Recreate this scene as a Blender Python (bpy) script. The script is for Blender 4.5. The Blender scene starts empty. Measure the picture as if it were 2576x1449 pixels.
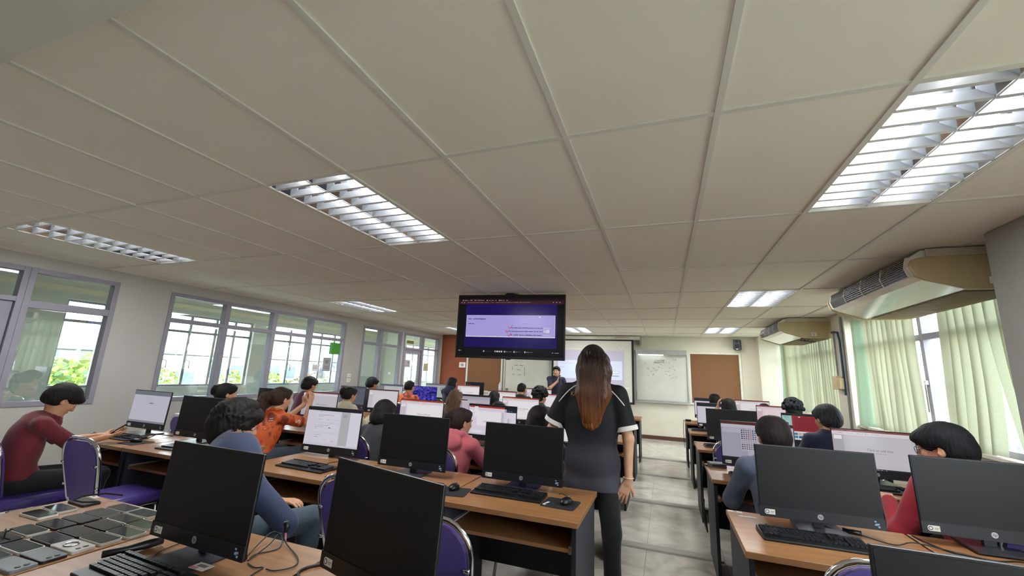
import bpy, math, random
import numpy as np
from mathutils import Vector, Matrix, Euler

random.seed(7)
rng = np.random.default_rng(7)
C = bpy.context.scene.collection
SC = bpy.context.scene
CEIL = 2.435
PI = math.pi

# ------------------------------------------------------------------ camera
cam_d = bpy.data.cameras.new('camera'); cam = bpy.data.objects.new('camera', cam_d); C.objects.link(cam)
cam_d.sensor_width = 36.0; cam_d.lens = 1032.909 / 2576 * 36.0; cam_d.clip_start = 0.02; cam_d.clip_end = 400
def cam_axes(yaw, pitch, roll):
    cy, sy, cp, sp = math.cos(yaw), math.sin(yaw), math.cos(pitch), math.sin(pitch)
    F = Vector((-sy * cp, cy * cp, sp)); R0 = Vector((cy, sy, 0)); U0 = R0.cross(F)
    c, s = math.cos(roll), math.sin(roll)
    return c * R0 + s * U0, -s * R0 + c * U0, F
R_, U_, F_ = cam_axes(0.357267581, 0.202735609, 0.0417075900)
m = Matrix.Identity(4)
for i in range(3):
    m[i][0], m[i][1], m[i][2] = R_[i], U_[i], -F_[i]
m.translation = Vector((0, 0, 1.42))
cam.matrix_world = m
SC.camera = cam

# ------------------------------------------------------------------ world, colour management
w = bpy.data.worlds.new('sky_world'); SC.world = w; w.use_nodes = True
nt = w.node_tree; nt.nodes.clear()
out = nt.nodes.new('ShaderNodeOutputWorld'); bg = nt.nodes.new('ShaderNodeBackground')
bg.inputs['Strength'].default_value = 5.0
ramp = nt.nodes.new('ShaderNodeValToRGB'); tc = nt.nodes.new('ShaderNodeTexCoord'); sx = nt.nodes.new('ShaderNodeSeparateXYZ')
nt.links.new(tc.outputs['Generated'], sx.inputs[0]); nt.links.new(sx.outputs['Z'], ramp.inputs[0])
ramp.color_ramp.elements[0].position = 0.0; ramp.color_ramp.elements[0].color = (0.95, 0.97, 1.0, 1)
ramp.color_ramp.elements[1].position = 0.6; ramp.color_ramp.elements[1].color = (0.72, 0.84, 1.0, 1)
nt.links.new(ramp.outputs[0], bg.inputs[0]); nt.links.new(bg.outputs[0], out.inputs[0])
SC.view_settings.view_transform = 'Standard'; SC.view_settings.look = 'None'
SC.view_settings.gamma = 1.0; SC.view_settings.use_curve_mapping = False
SC.view_settings.exposure = 1.78
SC.cycles.use_denoising = True
SC.cycles.max_bounces = 9; SC.cycles.diffuse_bounces = 6; SC.cycles.glossy_bounces = 3
SC.cycles.transmission_bounces = 4; SC.cycles.transparent_max_bounces = 12
SC.cycles.sample_clamp_indirect = 6.0; SC.cycles.caustics_reflective = False; SC.cycles.caustics_refractive = False
TUBE_STRENGTH = 3.0
SCREEN_STRENGTH = 0.225
LAMP_POWER = 9.0

# ------------------------------------------------------------------ materials
def lin(c):
    if isinstance(c, str):
        c = c.lstrip('#'); c = [int(c[i:i + 2], 16) / 255 for i in (0, 2, 4)]
    return tuple(((v / 12.92) if v <= 0.04045 else ((v + 0.055) / 1.055) ** 2.4) for v in c) + (1.0,)
MATS = {}
def mat(name, col, rough=0.6, metal=0.0, var=0.06, scale=8.0, bump=0.0, bscale=60.0, spec=0.5, stretch=(1, 1, 1), sheen=0.0, coat=0.0, col2=None, detail=3.0):
    """Principled surface with procedural colour mottling and bump."""
    if name in MATS: return MATS[name]
    M = bpy.data.materials.new(name); M.use_nodes = True; MATS[name] = M
    n = M.node_tree; b = n.nodes['Principled BSDF']
    c = lin(col)
    t = n.nodes.new('ShaderNodeTexCoord'); mp = n.nodes.new('ShaderNodeMapping'); mp.inputs['Scale'].default_value = stretch
    n.links.new(t.outputs['Object'], mp.inputs[0])
    nz = n.nodes.new('ShaderNodeTexNoise'); nz.inputs['Scale'].default_value = scale; nz.inputs['Detail'].default_value = detail
    n.links.new(mp.outputs[0], nz.inputs['Vector'])
    r = n.nodes.new('ShaderNodeValToRGB'); n.links.new(nz.outputs['Fac'], r.inputs[0])
    d = lin(col2) if col2 else tuple(min(1, v * (1 - 2 * var)) for v in c[:3]) + (1,)
    e = c if col2 else tuple(min(1, v * (1 + var)) for v in c[:3]) + (1,)
    r.color_ramp.elements[0].position = 0.3; r.color_ramp.elements[0].color = d
    r.color_ramp.elements[1].position = 0.7; r.color_ramp.elements[1].color = e
    n.links.new(r.outputs[0], b.inputs['Base Color'])
    b.inputs['Roughness'].default_value = rough; b.inputs['Metallic'].default_value = metal
    b.inputs['Specular IOR Level'].default_value = spec
    if sheen: b.inputs['Sheen Weight'].default_value = sheen
    if coat: b.inputs['Coat Weight'].default_value = coat; b.inputs['Coat Roughness'].default_value = 0.15
    if bump:
        bn = n.nodes.new('ShaderNodeTexNoise'); bn.inputs['Scale'].default_value = bscale; bn.inputs['Detail'].default_value = 3
        n.links.new(mp.outputs[0], bn.inputs['Vector'])
        bp = n.nodes.new('ShaderNodeBump'); bp.inputs['Strength'].default_value = bump; bp.inputs['Distance'].default_value = 0.01
        n.links.new(bn.outputs['Fac'], bp.inputs['Height']); n.links.new(bp.outputs[0], b.inputs['Normal'])
    return M
def emat(name, col, strength):
    if name in MATS: return MATS[name]
    M = bpy.data.materials.new(name); M.use_nodes = True; MATS[name] = M
    n = M.node_tree; b = n.nodes['Principled BSDF']
    b.inputs['Base Color'].default_value = lin(col); b.inputs['Emission Color'].default_value = lin(col)
    b.inputs['Emission Strength'].default_value = strength; b.inputs['Roughness'].default_value = 0.4
    return M
def glass_mat(name, tint=(0.93, 0.97, 0.96), refl=0.06):
    M = bpy.data.materials.new(name); M.use_nodes = True; MATS[name] = M
    n = M.node_tree; n.nodes.clear()
    o = n.nodes.new('ShaderNodeOutputMaterial'); mx = n.nodes.new('ShaderNodeMixShader'); tr = n.nodes.new('ShaderNodeBsdfTransparent'); gl = n.nodes.new('ShaderNodeBsdfGlossy')
    tr.inputs[0].default_value = tint + (1,); gl.inputs['Roughness'].default_value = 0.02; gl.inputs[0].default_value = (1, 1, 1, 1)
    fr = n.nodes.new('ShaderNodeFresnel'); ge = n.nodes.new('ShaderNodeNewGeometry'); io = n.nodes.new('ShaderNodeMapRange')
    io.inputs['To Min'].default_value = 1.5; io.inputs['To Max'].default_value = 1 / 1.5
    n.links.new(ge.outputs['Backfacing'], io.inputs['Value']); n.links.new(io.outputs[0], fr.inputs['IOR'])
    ad = n.nodes.new('ShaderNodeMath'); ad.operation = 'ADD'; ad.inputs[1].default_value = refl; ad.use_clamp = True
    nz = n.nodes.new('ShaderNodeTexNoise'); nz.inputs['Scale'].default_value = 3.0
    mu = n.nodes.new('ShaderNodeMath'); mu.operation = 'MULTIPLY'; mu.inputs[1].default_value = 0.04
    ad2 = n.nodes.new('ShaderNodeMath'); ad2.operation = 'ADD'; ad2.use_clamp = True
    n.links.new(nz.outputs['Fac'], mu.inputs[0]); n.links.new(fr.outputs[0], ad.inputs[0]); n.links.new(ad.outputs[0], ad2.inputs[0]); n.links.new(mu.outputs[0], ad2.inputs[1])
    n.links.new(ad2.outputs[0], mx.inputs[0]); n.links.new(tr.outputs[0], mx.inputs[1]); n.links.new(gl.outputs[0], mx.inputs[2]); n.links.new(mx.outputs[0], o.inputs[0])
    return M
def screen_mat():
    M = bpy.data.materials.new('lit_screen'); M.use_nodes = True; MATS['lit_screen'] = M
    n = M.node_tree; b = n.nodes['Principled BSDF']; a = n.nodes.new('ShaderNodeAttribute'); a.attribute_name = 'Col'
    b.inputs['Base Color'].default_value = (0.008, 0.008, 0.01, 1); b.inputs['Roughness'].default_value = 0.22; b.inputs['Specular IOR Level'].default_value = 0.3
    n.links.new(a.outputs['Color'], b.inputs['Emission Color']); b.inputs['Emission Strength'].default_value = SCREEN_STRENGTH
    return M
def vcol_mat(name, rough=0.7, emis=0.0):
    M = bpy.data.materials.new(name); M.use_nodes = True; MATS[name] = M
    n = M.node_tree; b = n.nodes['Principled BSDF']; a = n.nodes.new('ShaderNodeAttribute'); a.attribute_name = 'Col'
    nz = n.nodes.new('ShaderNodeTexNoise'); nz.inputs['Scale'].default_value = 30
    mx = n.nodes.new('ShaderNodeMixRGB'); mx.blend_type = 'MULTIPLY'; mx.inputs[0].default_value = 0.08
    n.links.new(a.outputs['Color'], mx.inputs[1]); n.links.new(nz.outputs['Fac'], mx.inputs[2]); n.links.new(mx.outputs[0], b.inputs['Base Color'])
    b.inputs['Roughness'].default_value = rough
    if emis: n.links.new(a.outputs['Color'], b.inputs['Emission Color']); b.inputs['Emission Strength'].default_value = emis
    return M

WALL = mat('painted_wall_warm_grey', '#b4b0ab', 0.75, var=0.02, scale=2.0, bump=0.12, bscale=180)
WALLF = mat('painted_wall_cream', '#dcd6c4', 0.7, var=0.02, scale=2.0, bump=0.1, bscale=160)
TILEM = mat('ceiling_board', '#e9e3d6', 0.85, var=0.015, scale=1.5, bump=0.08, bscale=300)
GRIDM = mat('ceiling_runner_metal', '#d8d5cc', 0.55, var=0.02)
VOIDM = mat('ceiling_void_dark', '#2c2a27', 0.9)
FRAMEM = mat('window_frame_lavender_grey', '#8d8894', 0.5, var=0.04)
FRAMEW = mat('outer_frame_grey', '#8c9096', 0.5, var=0.04)
BROWNP = mat('terracotta_panel', '#8a4426', 0.7, var=0.06, scale=5)
CORK = mat('brown_pinboard', '#7a5436', 0.9, var=0.07, scale=40, bump=0.15, bscale=250)
ALU = mat('aluminium_trim', '#c8c8c4', 0.35, 0.6, var=0.03)
WHITEB = mat('whiteboard_enamel', '#cfd0c4', 0.25, var=0.04, scale=3)
MARKER = mat('marker_ink', '#30343c', 0.6)
WHITEP = mat('white_plastic', '#e8e4d8', 0.4)
BEIGEP = mat('beige_plastic_aged', '#d9caa0', 0.45, var=0.08, scale=4)
BLACKP = mat('black_plastic', '#0d0e11', 0.38, var=0.2, scale=30, bump=0.05, bscale=500)
BLACKS = mat('black_matte_screen', '#08090a', 0.5, var=0.1, scale=3, spec=.4)
GREYP = mat('grey_plastic', '#6b6e72', 0.5)
DARKLAM = mat('dark_grey_laminate', '#3a3c40', 0.6, var=0.05, scale=30)
BLACKLAM = mat('black_laminate', '#131417', 0.55, var=0.1, scale=20)
WOOD = mat('desk_wood_laminate', '#a3754a', 0.33, col2='#8a5f3a', scale=3.0, stretch=(1.2, 14, 1.2), detail=6, bump=0.03, bscale=40)
CHROME = mat('chrome_tube', '#d8d8dc', 0.16, 1.0, var=0.03)
PURPLE = mat('purple_vinyl', '#4b3a86', 0.38, var=0.08, scale=6, bump=0.1, bscale=30)
PURPLED = mat('purple_vinyl_back', '#5a4b90', 0.5, var=0.06, scale=6)
SKIN = mat('skin_tan', '#c08a68', 0.55, var=0.05, scale=18, bump=0.03, bscale=200)
SKIN2 = mat('skin_light', '#cf9c7c', 0.55, var=0.05, scale=18, bump=0.03, bscale=200)
EYEW = mat('eye_white', '#e6e2dc', 0.25)
EYED = mat('eye_dark', '#1c120c', 0.2)
LIP = mat('lip_tone', '#9c5a4c', 0.5)
PAPER = mat('paper_white', '#e4e2dc', 0.8)
WIRE = mat('black_cable', '#101012', 0.5)
GLASS = glass_mat('window_glass')
GLASSO = glass_mat('outer_glass', (0.95, 0.98, 0.98), 0.0)
SCR = screen_mat()
PRINT = vcol_mat('printed_surface')
STRIP = mat('floor_cable_cover', '#b4b2aa', 0.4, var=0.04)
SILVERL = mat('silver_louvre', '#e2e4e8', 0.3, 0.55, var=0.03)
TUBE = emat('fluorescent_tube', '#f4f8ff', TUBE_STRENGTH)

# ------------------------------------------------------------------ mesh helpers
def link(name, me, parent=None):
    o = bpy.data.objects.new(name, me); C.objects.link(o)
    if parent is not None: o.parent = parent
    return o
def tag(o, label=None, cat=None, group=None, kind=None):
    if label: o['label'] = label
    if cat: o['category'] = cat
    if group: o['group'] = group
    if kind: o['kind'] = kind
    return o
def thing(name, loc, rz, label, cat, group=None):
    o = bpy.data.objects.new(name, None); C.objects.link(o); o.empty_display_size = 0.1
    o.location = loc; o.rotation_euler = (0, 0, rz)
    return tag(o, label, cat, group)
class MB:
    def __init__(s): s.v = []; s.f = []; s.mi = []; s.col = []; s.M = None; s.cur = 0; s.c = (1, 1, 1, 1); s.nb = 0
    def add(s, vs, fs):
        b = len(s.v)
        if s.M is not None: vs = [tuple(s.M @ Vector(p)) for p in vs]
        s.v += [tuple(p) for p in vs]
        for f in fs: s.f.append([b + i for i in f]); s.mi.append(s.cur); s.col.append(s.c)
        return s
    def mat(s, i): s.cur = i; return s
    def color(s, c): s.c = lin(c) if not (isinstance(c, tuple) and len(c) == 4) else c; return s
    def box(s, x0, x1, y0, y1, z0, z1):
        e = (s.nb % 8) * .00013; s.nb += 1; x0 -= e; x1 += e; y0 -= e; y1 += e; z0 -= e; z1 += e   # joined boxes never share a face
        return s.add([(x0, y0, z0), (x1, y0, z0), (x1, y1, z0), (x0, y1, z0), (x0, y0, z1), (x1, y0, z1), (x1, y1, z1), (x0, y1, z1)],
                     [(0, 3, 2, 1), (4, 5, 6, 7), (0, 1, 5, 4), (1, 2, 6, 5), (2, 3, 7, 6), (3, 0, 4, 7)])
    def quad(s, a, b, c, d): return s.add([a, b, c, d], [(0, 1, 2, 3)])
    def prism(s, poly, axis, a, b):
        """poly: 2D points; extruded along axis from a to b. axis x: (y,z); y: (x,z); z: (x,y)"""
        n = len(poly)
        def P(p, t):
            return {'x': (t, p[0], p[1]), 'y': (p[0], t, p[1]), 'z': (p[0], p[1], t)}[axis]
        vs = [P(p, a) for p in poly] + [P(p, b) for p in poly]
        return s.add(vs, [tuple(range(n))[::-1], tuple(range(n, 2 * n))] + [(i, (i + 1) % n, n + (i + 1) % n, n + i) for i in range(n)])
    def tube(s, pts, r, n=8, flat=1.0, closed=False):
        pts = [Vector(p) for p in pts]; k = len(pts); rr = r if isinstance(r, (list, tuple)) else [r] * k
        vs = []; fs = []; up0 = None
        for i, p in enumerate(pts):
            if closed: t = pts[(i + 1) % k] - pts[i - 1]
            else: t = pts[min(i + 1, k - 1)] - pts[max(i - 1, 0)]
            if t.length < 1e-9: t = Vector((0, 0, 1))
            t.normalize()
            if up0 is None:
                up0 = Vector((0, 0, 1)) if abs(t.z) < 0.9 else Vector((0, 1, 0))
            a = up0 - t * up0.dot(t)
            if a.length < 1e-6: a = t.orthogonal()
            a.normalize(); up0 = a; b = t.cross(a)
            for j in range(n):
                an = 2 * PI * j / n
                vs.append(tuple(p + a * (rr[i] * math.cos(an)) + b * (rr[i] * flat * math.sin(an))))
        m_ = k if closed else k - 1
        for i in range(m_):
            for j in range(n):
                i2 = (i + 1) % k
                fs.append((i * n + j, i * n + (j + 1) % n, i2 * n + (j + 1) % n, i2 * n + j))
        if not closed: fs += [tuple(range(n))[::-1], tuple((k - 1) * n + j for j in range(n))]
        return s.add(vs, fs)
    def cyl(s, p0, p1, r, n=16, r1=None): return s.tube([p0, p1], [r, r if r1 is None else r1], n)
    def ball(s, c, r, n=12, m_=8, sc=(1, 1, 1)):
        vs = []; fs = []
        for i in range(m_ + 1):
            th = PI * i / m_
            for j in range(n):
                ph = 2 * PI * j / n
                vs.append((c[0] + r * sc[0] * math.sin(th) * math.cos(ph), c[1] + r * sc[1] * math.sin(th) * math.sin(ph), c[2] + r * sc[2] * math.cos(th)))
        for i in range(m_):
            for j in range(n):
                fs.append((i * n + j, (i + 1) * n + j, (i + 1) * n + (j + 1) % n, i * n + (j + 1) % n))
        return s.add(vs, fs)
    def lathe(s, prof, n=24, c=(0, 0, 0)):
        vs = []; fs = []
        for (r, z) in prof:
            for j in range(n):
                a = 2 * PI * j / n; vs.append((c[0] + r * math.cos(a), c[1] + r * math.sin(a), c[2] + z))
        for i in range(len(prof) - 1):
            for j in range(n): fs.append((i * n + j, i * n + (j + 1) % n, (i + 1) * n + (j + 1) % n, (i + 1) * n + j))
        return s.add(vs, fs)
    def mesh(s, name, mats, smooth=False, cols=False):
        me = bpy.data.meshes.new(name); me.from_pydata(s.v, [], s.f); 
        for m_ in (mats if isinstance(mats, (list, tuple)) else [mats]): me.materials.append(m_)
        me.polygons.foreach_set('material_index', s.mi)
        if smooth: me.polygons.foreach_set('use_smooth', [True] * len(s.f))
        if cols:
            at = me.color_attributes.new('Col', 'FLOAT_COLOR', 'CORNER'); a = []
            for f, c in zip(s.f, s.col): a += list(c) * len(f)
            at.data.foreach_set('color', a)
        me.update(); return me
    def build(s, name, mats, parent=None, smooth=False, cols=False, bevel=0, loc=None, rot=None):
        o = link(name, s.mesh(name, mats, smooth, cols), parent)
        if bevel:
            b = o.modifiers.new('bevel', 'BEVEL'); b.width = bevel; b.segments = 2; b.limit_method = 'ANGLE'
        if loc: o.location = loc
        if rot: o.rotation_euler = rot
        return o
def put(name, me, parent, loc=None, bevel=0):
    o = link(name, me, parent)
    if loc: o.location = loc
    if bevel:
        b = o.modifiers.new('bevel', 'BEVEL'); b.width = bevel; b.segments = 2; b.limit_method = 'ANGLE'
    return o
_tc = {}
def text_mesh(body, size=1.0, shear=0.0):
    """glyph outlines of a word as flat polygons (x right, y up)"""
    k = (body, shear)
    if k not in _tc:
        cu = bpy.data.curves.new('t', 'FONT'); cu.body = body; cu.size = 1.0; cu.shear = shear; cu.resolution_u = 3
        o = bpy.data.objects.new('t', cu); C.objects.link(o)
        bpy.context.view_layer.update()
        me = o.evaluated_get(bpy.context.evaluated_depsgraph_get()).to_mesh()
        vs = [tuple(v.co) for v in me.vertices]; fs = [tuple(p.vertices) for p in me.polygons]
        wd = max(v[0] for v in vs) if vs else 0
        C.objects.unlink(o); bpy.data.objects.remove(o)
        _tc[k] = (vs, fs, wd)
    vs, fs, wd = _tc[k]
    return [(v[0] * size, v[1] * size) for v in vs], fs, wd * size
# ------------------------------------------------------------------ smooth bodies: signed distance primitives meshed by surface nets
def rotz(a): c, s = math.cos(a), math.sin(a); return np.array([[c, -s, 0], [s, c, 0], [0, 0, 1.0]])
def rotx(a): c, s = math.cos(a), math.sin(a); return np.array([[1.0, 0, 0], [0, c, -s], [0, s, c]])
def roty(a): c, s = math.cos(a), math.sin(a); return np.array([[c, 0, s], [0, 1.0, 0], [-s, 0, c]])
def cap(p0, p1, r0, r1=None, k=None): return ('c', np.array(p0, float), np.array(p1, float), r0, r0 if r1 is None else r1, k)
def ell(c, r, R=None, k=None): return ('e', np.array(c, float), np.array(r, float), np.eye(3) if R is None else np.array(R), k)
def sub(p): return ('s', p)
def pbounds(p):
    if p[0] == 's': return pbounds(p[1])
    if p[0] == 'c':
        r = max(p[3], p[4]); return np.minimum(p[1], p[2]) - r, np.maximum(p[1], p[2]) + r
    r = np.max(p[2]); return p[1] - r, p[1] + r
def sdf_mesh(prims, h, k=0.02, noise=None, clipz=None):
    lo = np.min([pbounds(p)[0] for p in prims if p[0] != 's'], axis=0) - 3 * h - 0.02
    hi = np.max([pbounds(p)[1] for p in prims if p[0] != 's'], axis=0) + 3 * h + 0.02
    n = np.ceil((hi - lo) / h).astype(int) + 1
    F = np.full(n, 1.0, np.float32)
    ax = [(lo[i] + h * np.arange(n[i])).astype(np.float32) for i in range(3)]
    for p in prims:
        neg = p[0] == 's'
        q = p[1] if neg else p
        kk = q[-1] if q[-1] is not None else k
        b0, b1 = pbounds(q)
        i0 = np.clip(np.floor((b0 - lo - kk * 1.5 - 2 * h) / h).astype(int), 0, n - 1); i1 = np.clip(np.ceil((b1 - lo + kk * 1.5 + 2 * h) / h).astype(int) + 1, 1, n)
        if np.any(i1 <= i0): continue
        sl = tuple(slice(a, b) for a, b in zip(i0, i1))
        X = ax[0][sl[0]][:, None, None]; Y = ax[1][sl[1]][None, :, None]; Z = ax[2][sl[2]][None, None, :]
        if q[0] == 'c':
            a, b = q[1], q[2]; d = b - a; L = max(float(d @ d), 1e-9)
            t = np.clip(((X - a[0]) * d[0] + (Y - a[1]) * d[1] + (Z - a[2]) * d[2]) / L, 0, 1)
            D = np.sqrt((X - a[0] - t * d[0]) ** 2 + (Y - a[1] - t * d[1]) ** 2 + (Z - a[2] - t * d[2]) ** 2) - (q[3] + (q[4] - q[3]) * t)
        else:
            c, r, R = q[1], q[2], q[3]
            dx, dy, dz = X - c[0], Y - c[1], Z - c[2]
            u = [(R[0, i] * dx + R[1, i] * dy + R[2, i] * dz) for i in range(3)]
            k0 = np.sqrt((u[0] / r[0]) ** 2 + (u[1] / r[1]) ** 2 + (u[2] / r[2]) ** 2) + 1e-6
            k1 = np.sqrt((u[0] / r[0] ** 2) ** 2 + (u[1] / r[1] ** 2) ** 2 + (u[2] / r[2] ** 2) ** 2) + 1e-6
            D = k0 * (k0 - 1) / k1
        D = D.astype(np.float32); A = F[sl]
        if neg:
            D = -D; hh = np.maximum(kk - np.abs(A - D), 0) / kk; F[sl] = np.maximum(A, D) + hh * hh * kk * 0.25
        else:
            hh = np.maximum(kk - np.abs(A - D), 0) / kk; F[sl] = np.minimum(A, D) - hh * hh * kk * 0.25
    if noise is not None:
        F += noise(ax[0][:, None, None], ax[1][None, :, None], ax[2][None, None, :]).astype(np.float32)
    if clipz is not None: F = np.maximum(F, (clipz - ax[2])[None, None, :])
    S = F < 0
    base = S[:-1, :-1, :-1]
    cnt = np.zeros(base.shape, np.int8)
    for a in (0, 1):
        for b in (0, 1):
            for c in (0, 1):
                cnt += S[a:S.shape[0] - 1 + a, b:S.shape[1] - 1 + b, c:S.shape[2] - 1 + c]
    mix = (cnt > 0) & (cnt < 8)
    idx = np.argwhere(mix)
    vid = np.full(base.shape, -1, np.int32); vid[mix] = np.arange(len(idx))
    acc = np.zeros((len(idx), 3)); num = np.zeros(len(idx))
    I = idx
    for axis in range(3):
        o1, o2 = [i for i in range(3) if i != axis]
        for a in (0, 1):
            for b in (0, 1):
                off = np.zeros(3, int); off[o1] = a; off[o2] = b
                q = I + off; q2 = q.copy(); q2[:, axis] += 1
                f0 = F[q[:, 0], q[:, 1], q[:, 2]]; f1 = F[q2[:, 0], q2[:, 1], q2[:, 2]]
                ms = (f0 < 0) != (f1 < 0)
                t = np.where(ms, f0 / np.where(ms, f0 - f1, 1), 0)
                pt = off[None, :].astype(float).repeat(len(I), 0); pt[:, axis] = t
                acc += pt * ms[:, None]; num += ms
    V = lo + (I + acc / num[:, None]) * h
    quads = []
    for axis in range(3):
        o1, o2 = [i for i in range(3) if i != axis]
        A = np.take(S, range(0, S.shape[axis] - 1), axis); B = np.take(S, range(1, S.shape[axis]), axis)
        e = np.argwhere(A != B)
        e = e[(e[:, o1] > 0) & (e[:, o2] > 0) & (e[:, o1] < S.shape[o1] - 1) & (e[:, o2] < S.shape[o2] - 1)]
        if len(e) == 0: continue
        ins = A[e[:, 0], e[:, 1], e[:, 2]]
        def g(da, db):
            q = e.copy(); q[:, o1] -= da; q[:, o2] -= db
            return vid[q[:, 0], q[:, 1], q[:, 2]]
        Q = np.stack([g(1, 1), g(0, 1), g(0, 0), g(1, 0)], 1)
        flip = ins if axis != 1 else ~ins
        Q = np.where(flip[:, None], Q, Q[:, ::-1]); quads.append(Q)
    return V, np.concatenate(quads)
def np_mesh(name, V, Q, m_):
    me = bpy.data.meshes.new(name)
    me.vertices.add(len(V)); me.vertices.foreach_set('co', V.astype(np.float32).ravel())
    me.loops.add(Q.size); me.loops.foreach_set('vertex_index', Q.astype(np.int32).ravel())
    me.polygons.add(len(Q)); me.polygons.foreach_set('loop_start', np.arange(0, Q.size, 4, dtype=np.int32)); 
    me.materials.append(m_)
    me.update(calc_edges=True); me.validate()
    me.polygons.foreach_set('use_smooth', np.ones(len(me.polygons), bool))
    return me
# ================================================================== ROOM
XL, XR, YF, YB = -6.23, 2.62, 10.85, -1.6
def structure(name, mb, mats, **k):
    return tag(mb.build(name, mats, **k), kind='structure')
# floor : polished stone tiles
FM = bpy.data.materials.new('polished_floor_tile'); FM.use_nodes = True
n = FM.node_tree; b = n.nodes['Principled BSDF']; t = n.nodes.new('ShaderNodeTexCoord')
br = n.nodes.new('ShaderNodeTexBrick'); br.offset = 0.0; br.inputs['Scale'].default_value = 1.0
br.inputs['Brick Width'].default_value = 0.6; br.inputs['Row Height'].default_value = 0.6; br.inputs['Mortar Size'].default_value = 0.0022
nz = n.nodes.new('ShaderNodeTexNoise'); nz.inputs['Scale'].default_value = 3.2; nz.inputs['Detail'].default_value = 8; nz.inputs['Distortion'].default_value = 1.4
rp = n.nodes.new('ShaderNodeValToRGB'); rp.color_ramp.elements[0].color = lin('#b8b1a6'); rp.color_ramp.elements[0].position = 0.3
rp.color_ramp.elements[1].color = lin('#e0dbd0'); rp.color_ramp.elements[1].position = 0.62
mp = n.nodes.new('ShaderNodeMapping'); mp.inputs['Location'].default_value = (0.19, 0.1, 0)
n.links.new(t.outputs['Object'], mp.inputs[0]); n.links.new(mp.outputs[0], br.inputs['Vector']); n.links.new(t.outputs['Object'], nz.inputs['Vector'])
n.links.new(nz.outputs['Fac'], rp.inputs[0]); n.links.new(rp.outputs[0], br.inputs['Color1']); n.links.new(rp.outputs[0], br.inputs['Color2'])
br.inputs['Mortar'].default_value = lin('#a39d90'); n.links.new(br.outputs['Color'], b.inputs['Base Color'])
b.inputs['Roughness'].default_value = 0.13; b.inputs['Specular IOR Level'].default_value = 0.55
f = MB(); f.box(XL - 2.4, XR, YB, 15.2, -0.12, 0); structure('floor', f, FM)
# ceiling : lay-in boards in a grid, lights sit in nine openings
GX0, GY0 = -0.97507, 1.59649
LIGHTS = [(r, c) for r in (0, 3, 6) for c in (-7, -2, 3)]
cb = MB()
yy0, yy1 = -2, 9
for r in range(-3, 8):
    for c in range(-9, 6):
        if (r, c) in LIGHTS: continue
        x0, x1 = GX0 + c * .6 + .008, GX0 + c * .6 + .592; y0, y1 = GY0 + r * 1.2 + .008, GY0 + r * 1.2 + 1.192
        x0 = max(x0, XL); x1 = min(x1, XR); y0 = max(y0, YB); y1 = min(y1, YF)
        if x1 <= x0 + .02 or y1 <= y0 + .02: continue
        q = [CEIL + .004 + random.uniform(0, .005) for _ in range(4)]
        cb.mat(0).add([(x0, y0, q[0]), (x1, y0, q[1]), (x1, y1, q[2]), (x0, y1, q[3]), (x0, y0, CEIL + .02), (x1, y0, CEIL + .02), (x1, y1, CEIL + .02), (x0, y1, CEIL + .02)],
               [(0, 3, 2, 1), (4, 5, 6, 7), (0, 1, 5, 4), (1, 2, 6, 5), (2, 3, 7, 6), (3, 0, 4, 7)])
for c in range(-8, 6):
    x = GX0 + c * .6; cb.mat(1).box(x - .012, x + .012, YB, YF, CEIL - .001, CEIL + .03)
for r in range(-2, 8):
    y = GY0 + r * 1.2; cb.mat(1).box(XL, XR, y - .012, y + .012, CEIL, CEIL + .028)
cb.mat(1).box(XL, XL + .02, YB, YF, CEIL - .002, CEIL + .02); cb.mat(1).box(XL, XR, YF - .02, YF, CEIL - .002, CEIL + .02)
cb.mat(2).box(XL - .1, XR + .1, YB, YF + .1, CEIL + .2, CEIL + .3)
structure('ceiling', cb, [TILEM, GRIDM, VOIDM])
# beam crossing the ceiling above the camera
bm_ = MB(); bm_.box(XL, XR, -.35, .5, 2.31, CEIL + .03); structure('trim_1', bm_, mat('beam_paint', '#cfcabf', .75, var=.02), bevel=.004)
# front wall, its right return, back wall
f = MB(); f.box(XL - .2, XR + .2, YF, YF + .18, -.05, CEIL + .3); structure('wall_front', f, WALLF)
f = MB(); f.box(2.0, XR, 10.62, YF, 0, CEIL); f.box(2.37, XR, 6.95, 7.42, 0, CEIL)
f.box(2.48, XR, 3.4, 10.7, 0, .93); f.box(2.48, XR, 3.4, 10.7, 2.32, CEIL); f.box(2.48, XR, 3.4, 4.0, .9, 2.35); f.box(2.5, XR, YB, 2.8, 0, .93); f.box(2.5, XR, YB, 2.8, 2.32, CEIL); f.box(2.5, XR, YB, -1.3, 0, CEIL); f.box(2.5, XR, 1.5, 2.8, 0, CEIL)
structure('wall_right', f, WALLF)
f = MB(); f.box(2.0, XR, 2.75, 3.47, 0, CEIL); structure('wall_right_pillar', f, mat('pillar_shaded_grey', '#989590', .75, var=.02, bump=.1, bscale=160))  # grey paint darkened for the shade beside the air conditioner
f = MB(); f.box(XL, XR + .15, YB - .15, YB, 0, CEIL); structure('wall_back', f, WALL)
# left wall with openings : (y0,y1,z0,z1)
OPEN = [(1.0, 2.97, 0, 2.30), (3.54, 6.88, .86, 2.30), (7.41, 8.87, .86, 2.31), (8.97, 10.72, 0, 2.31)]
f = MB(); ycur = YB; T = .12
for (a, b_, z0, z1) in OPEN:
    f.box(XL - T, XL, ycur, a, 0, CEIL + .05)
    f.box(XL - T, XL, a, b_, z1, CEIL + .05)
    if z0 > 0: f.box(XL - T, XL, a, b_, 0, z0)
    ycur = b_
f.box(XL - T, XL, ycur, YF, 0, CEIL + .05)
f.box(XL - T, XL, 2.2, 2.97, 0, .87); f.box(XL - T, XL, 9.87, 10.72, 0, .86)
structure('wall_left', f, WALL)
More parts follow.
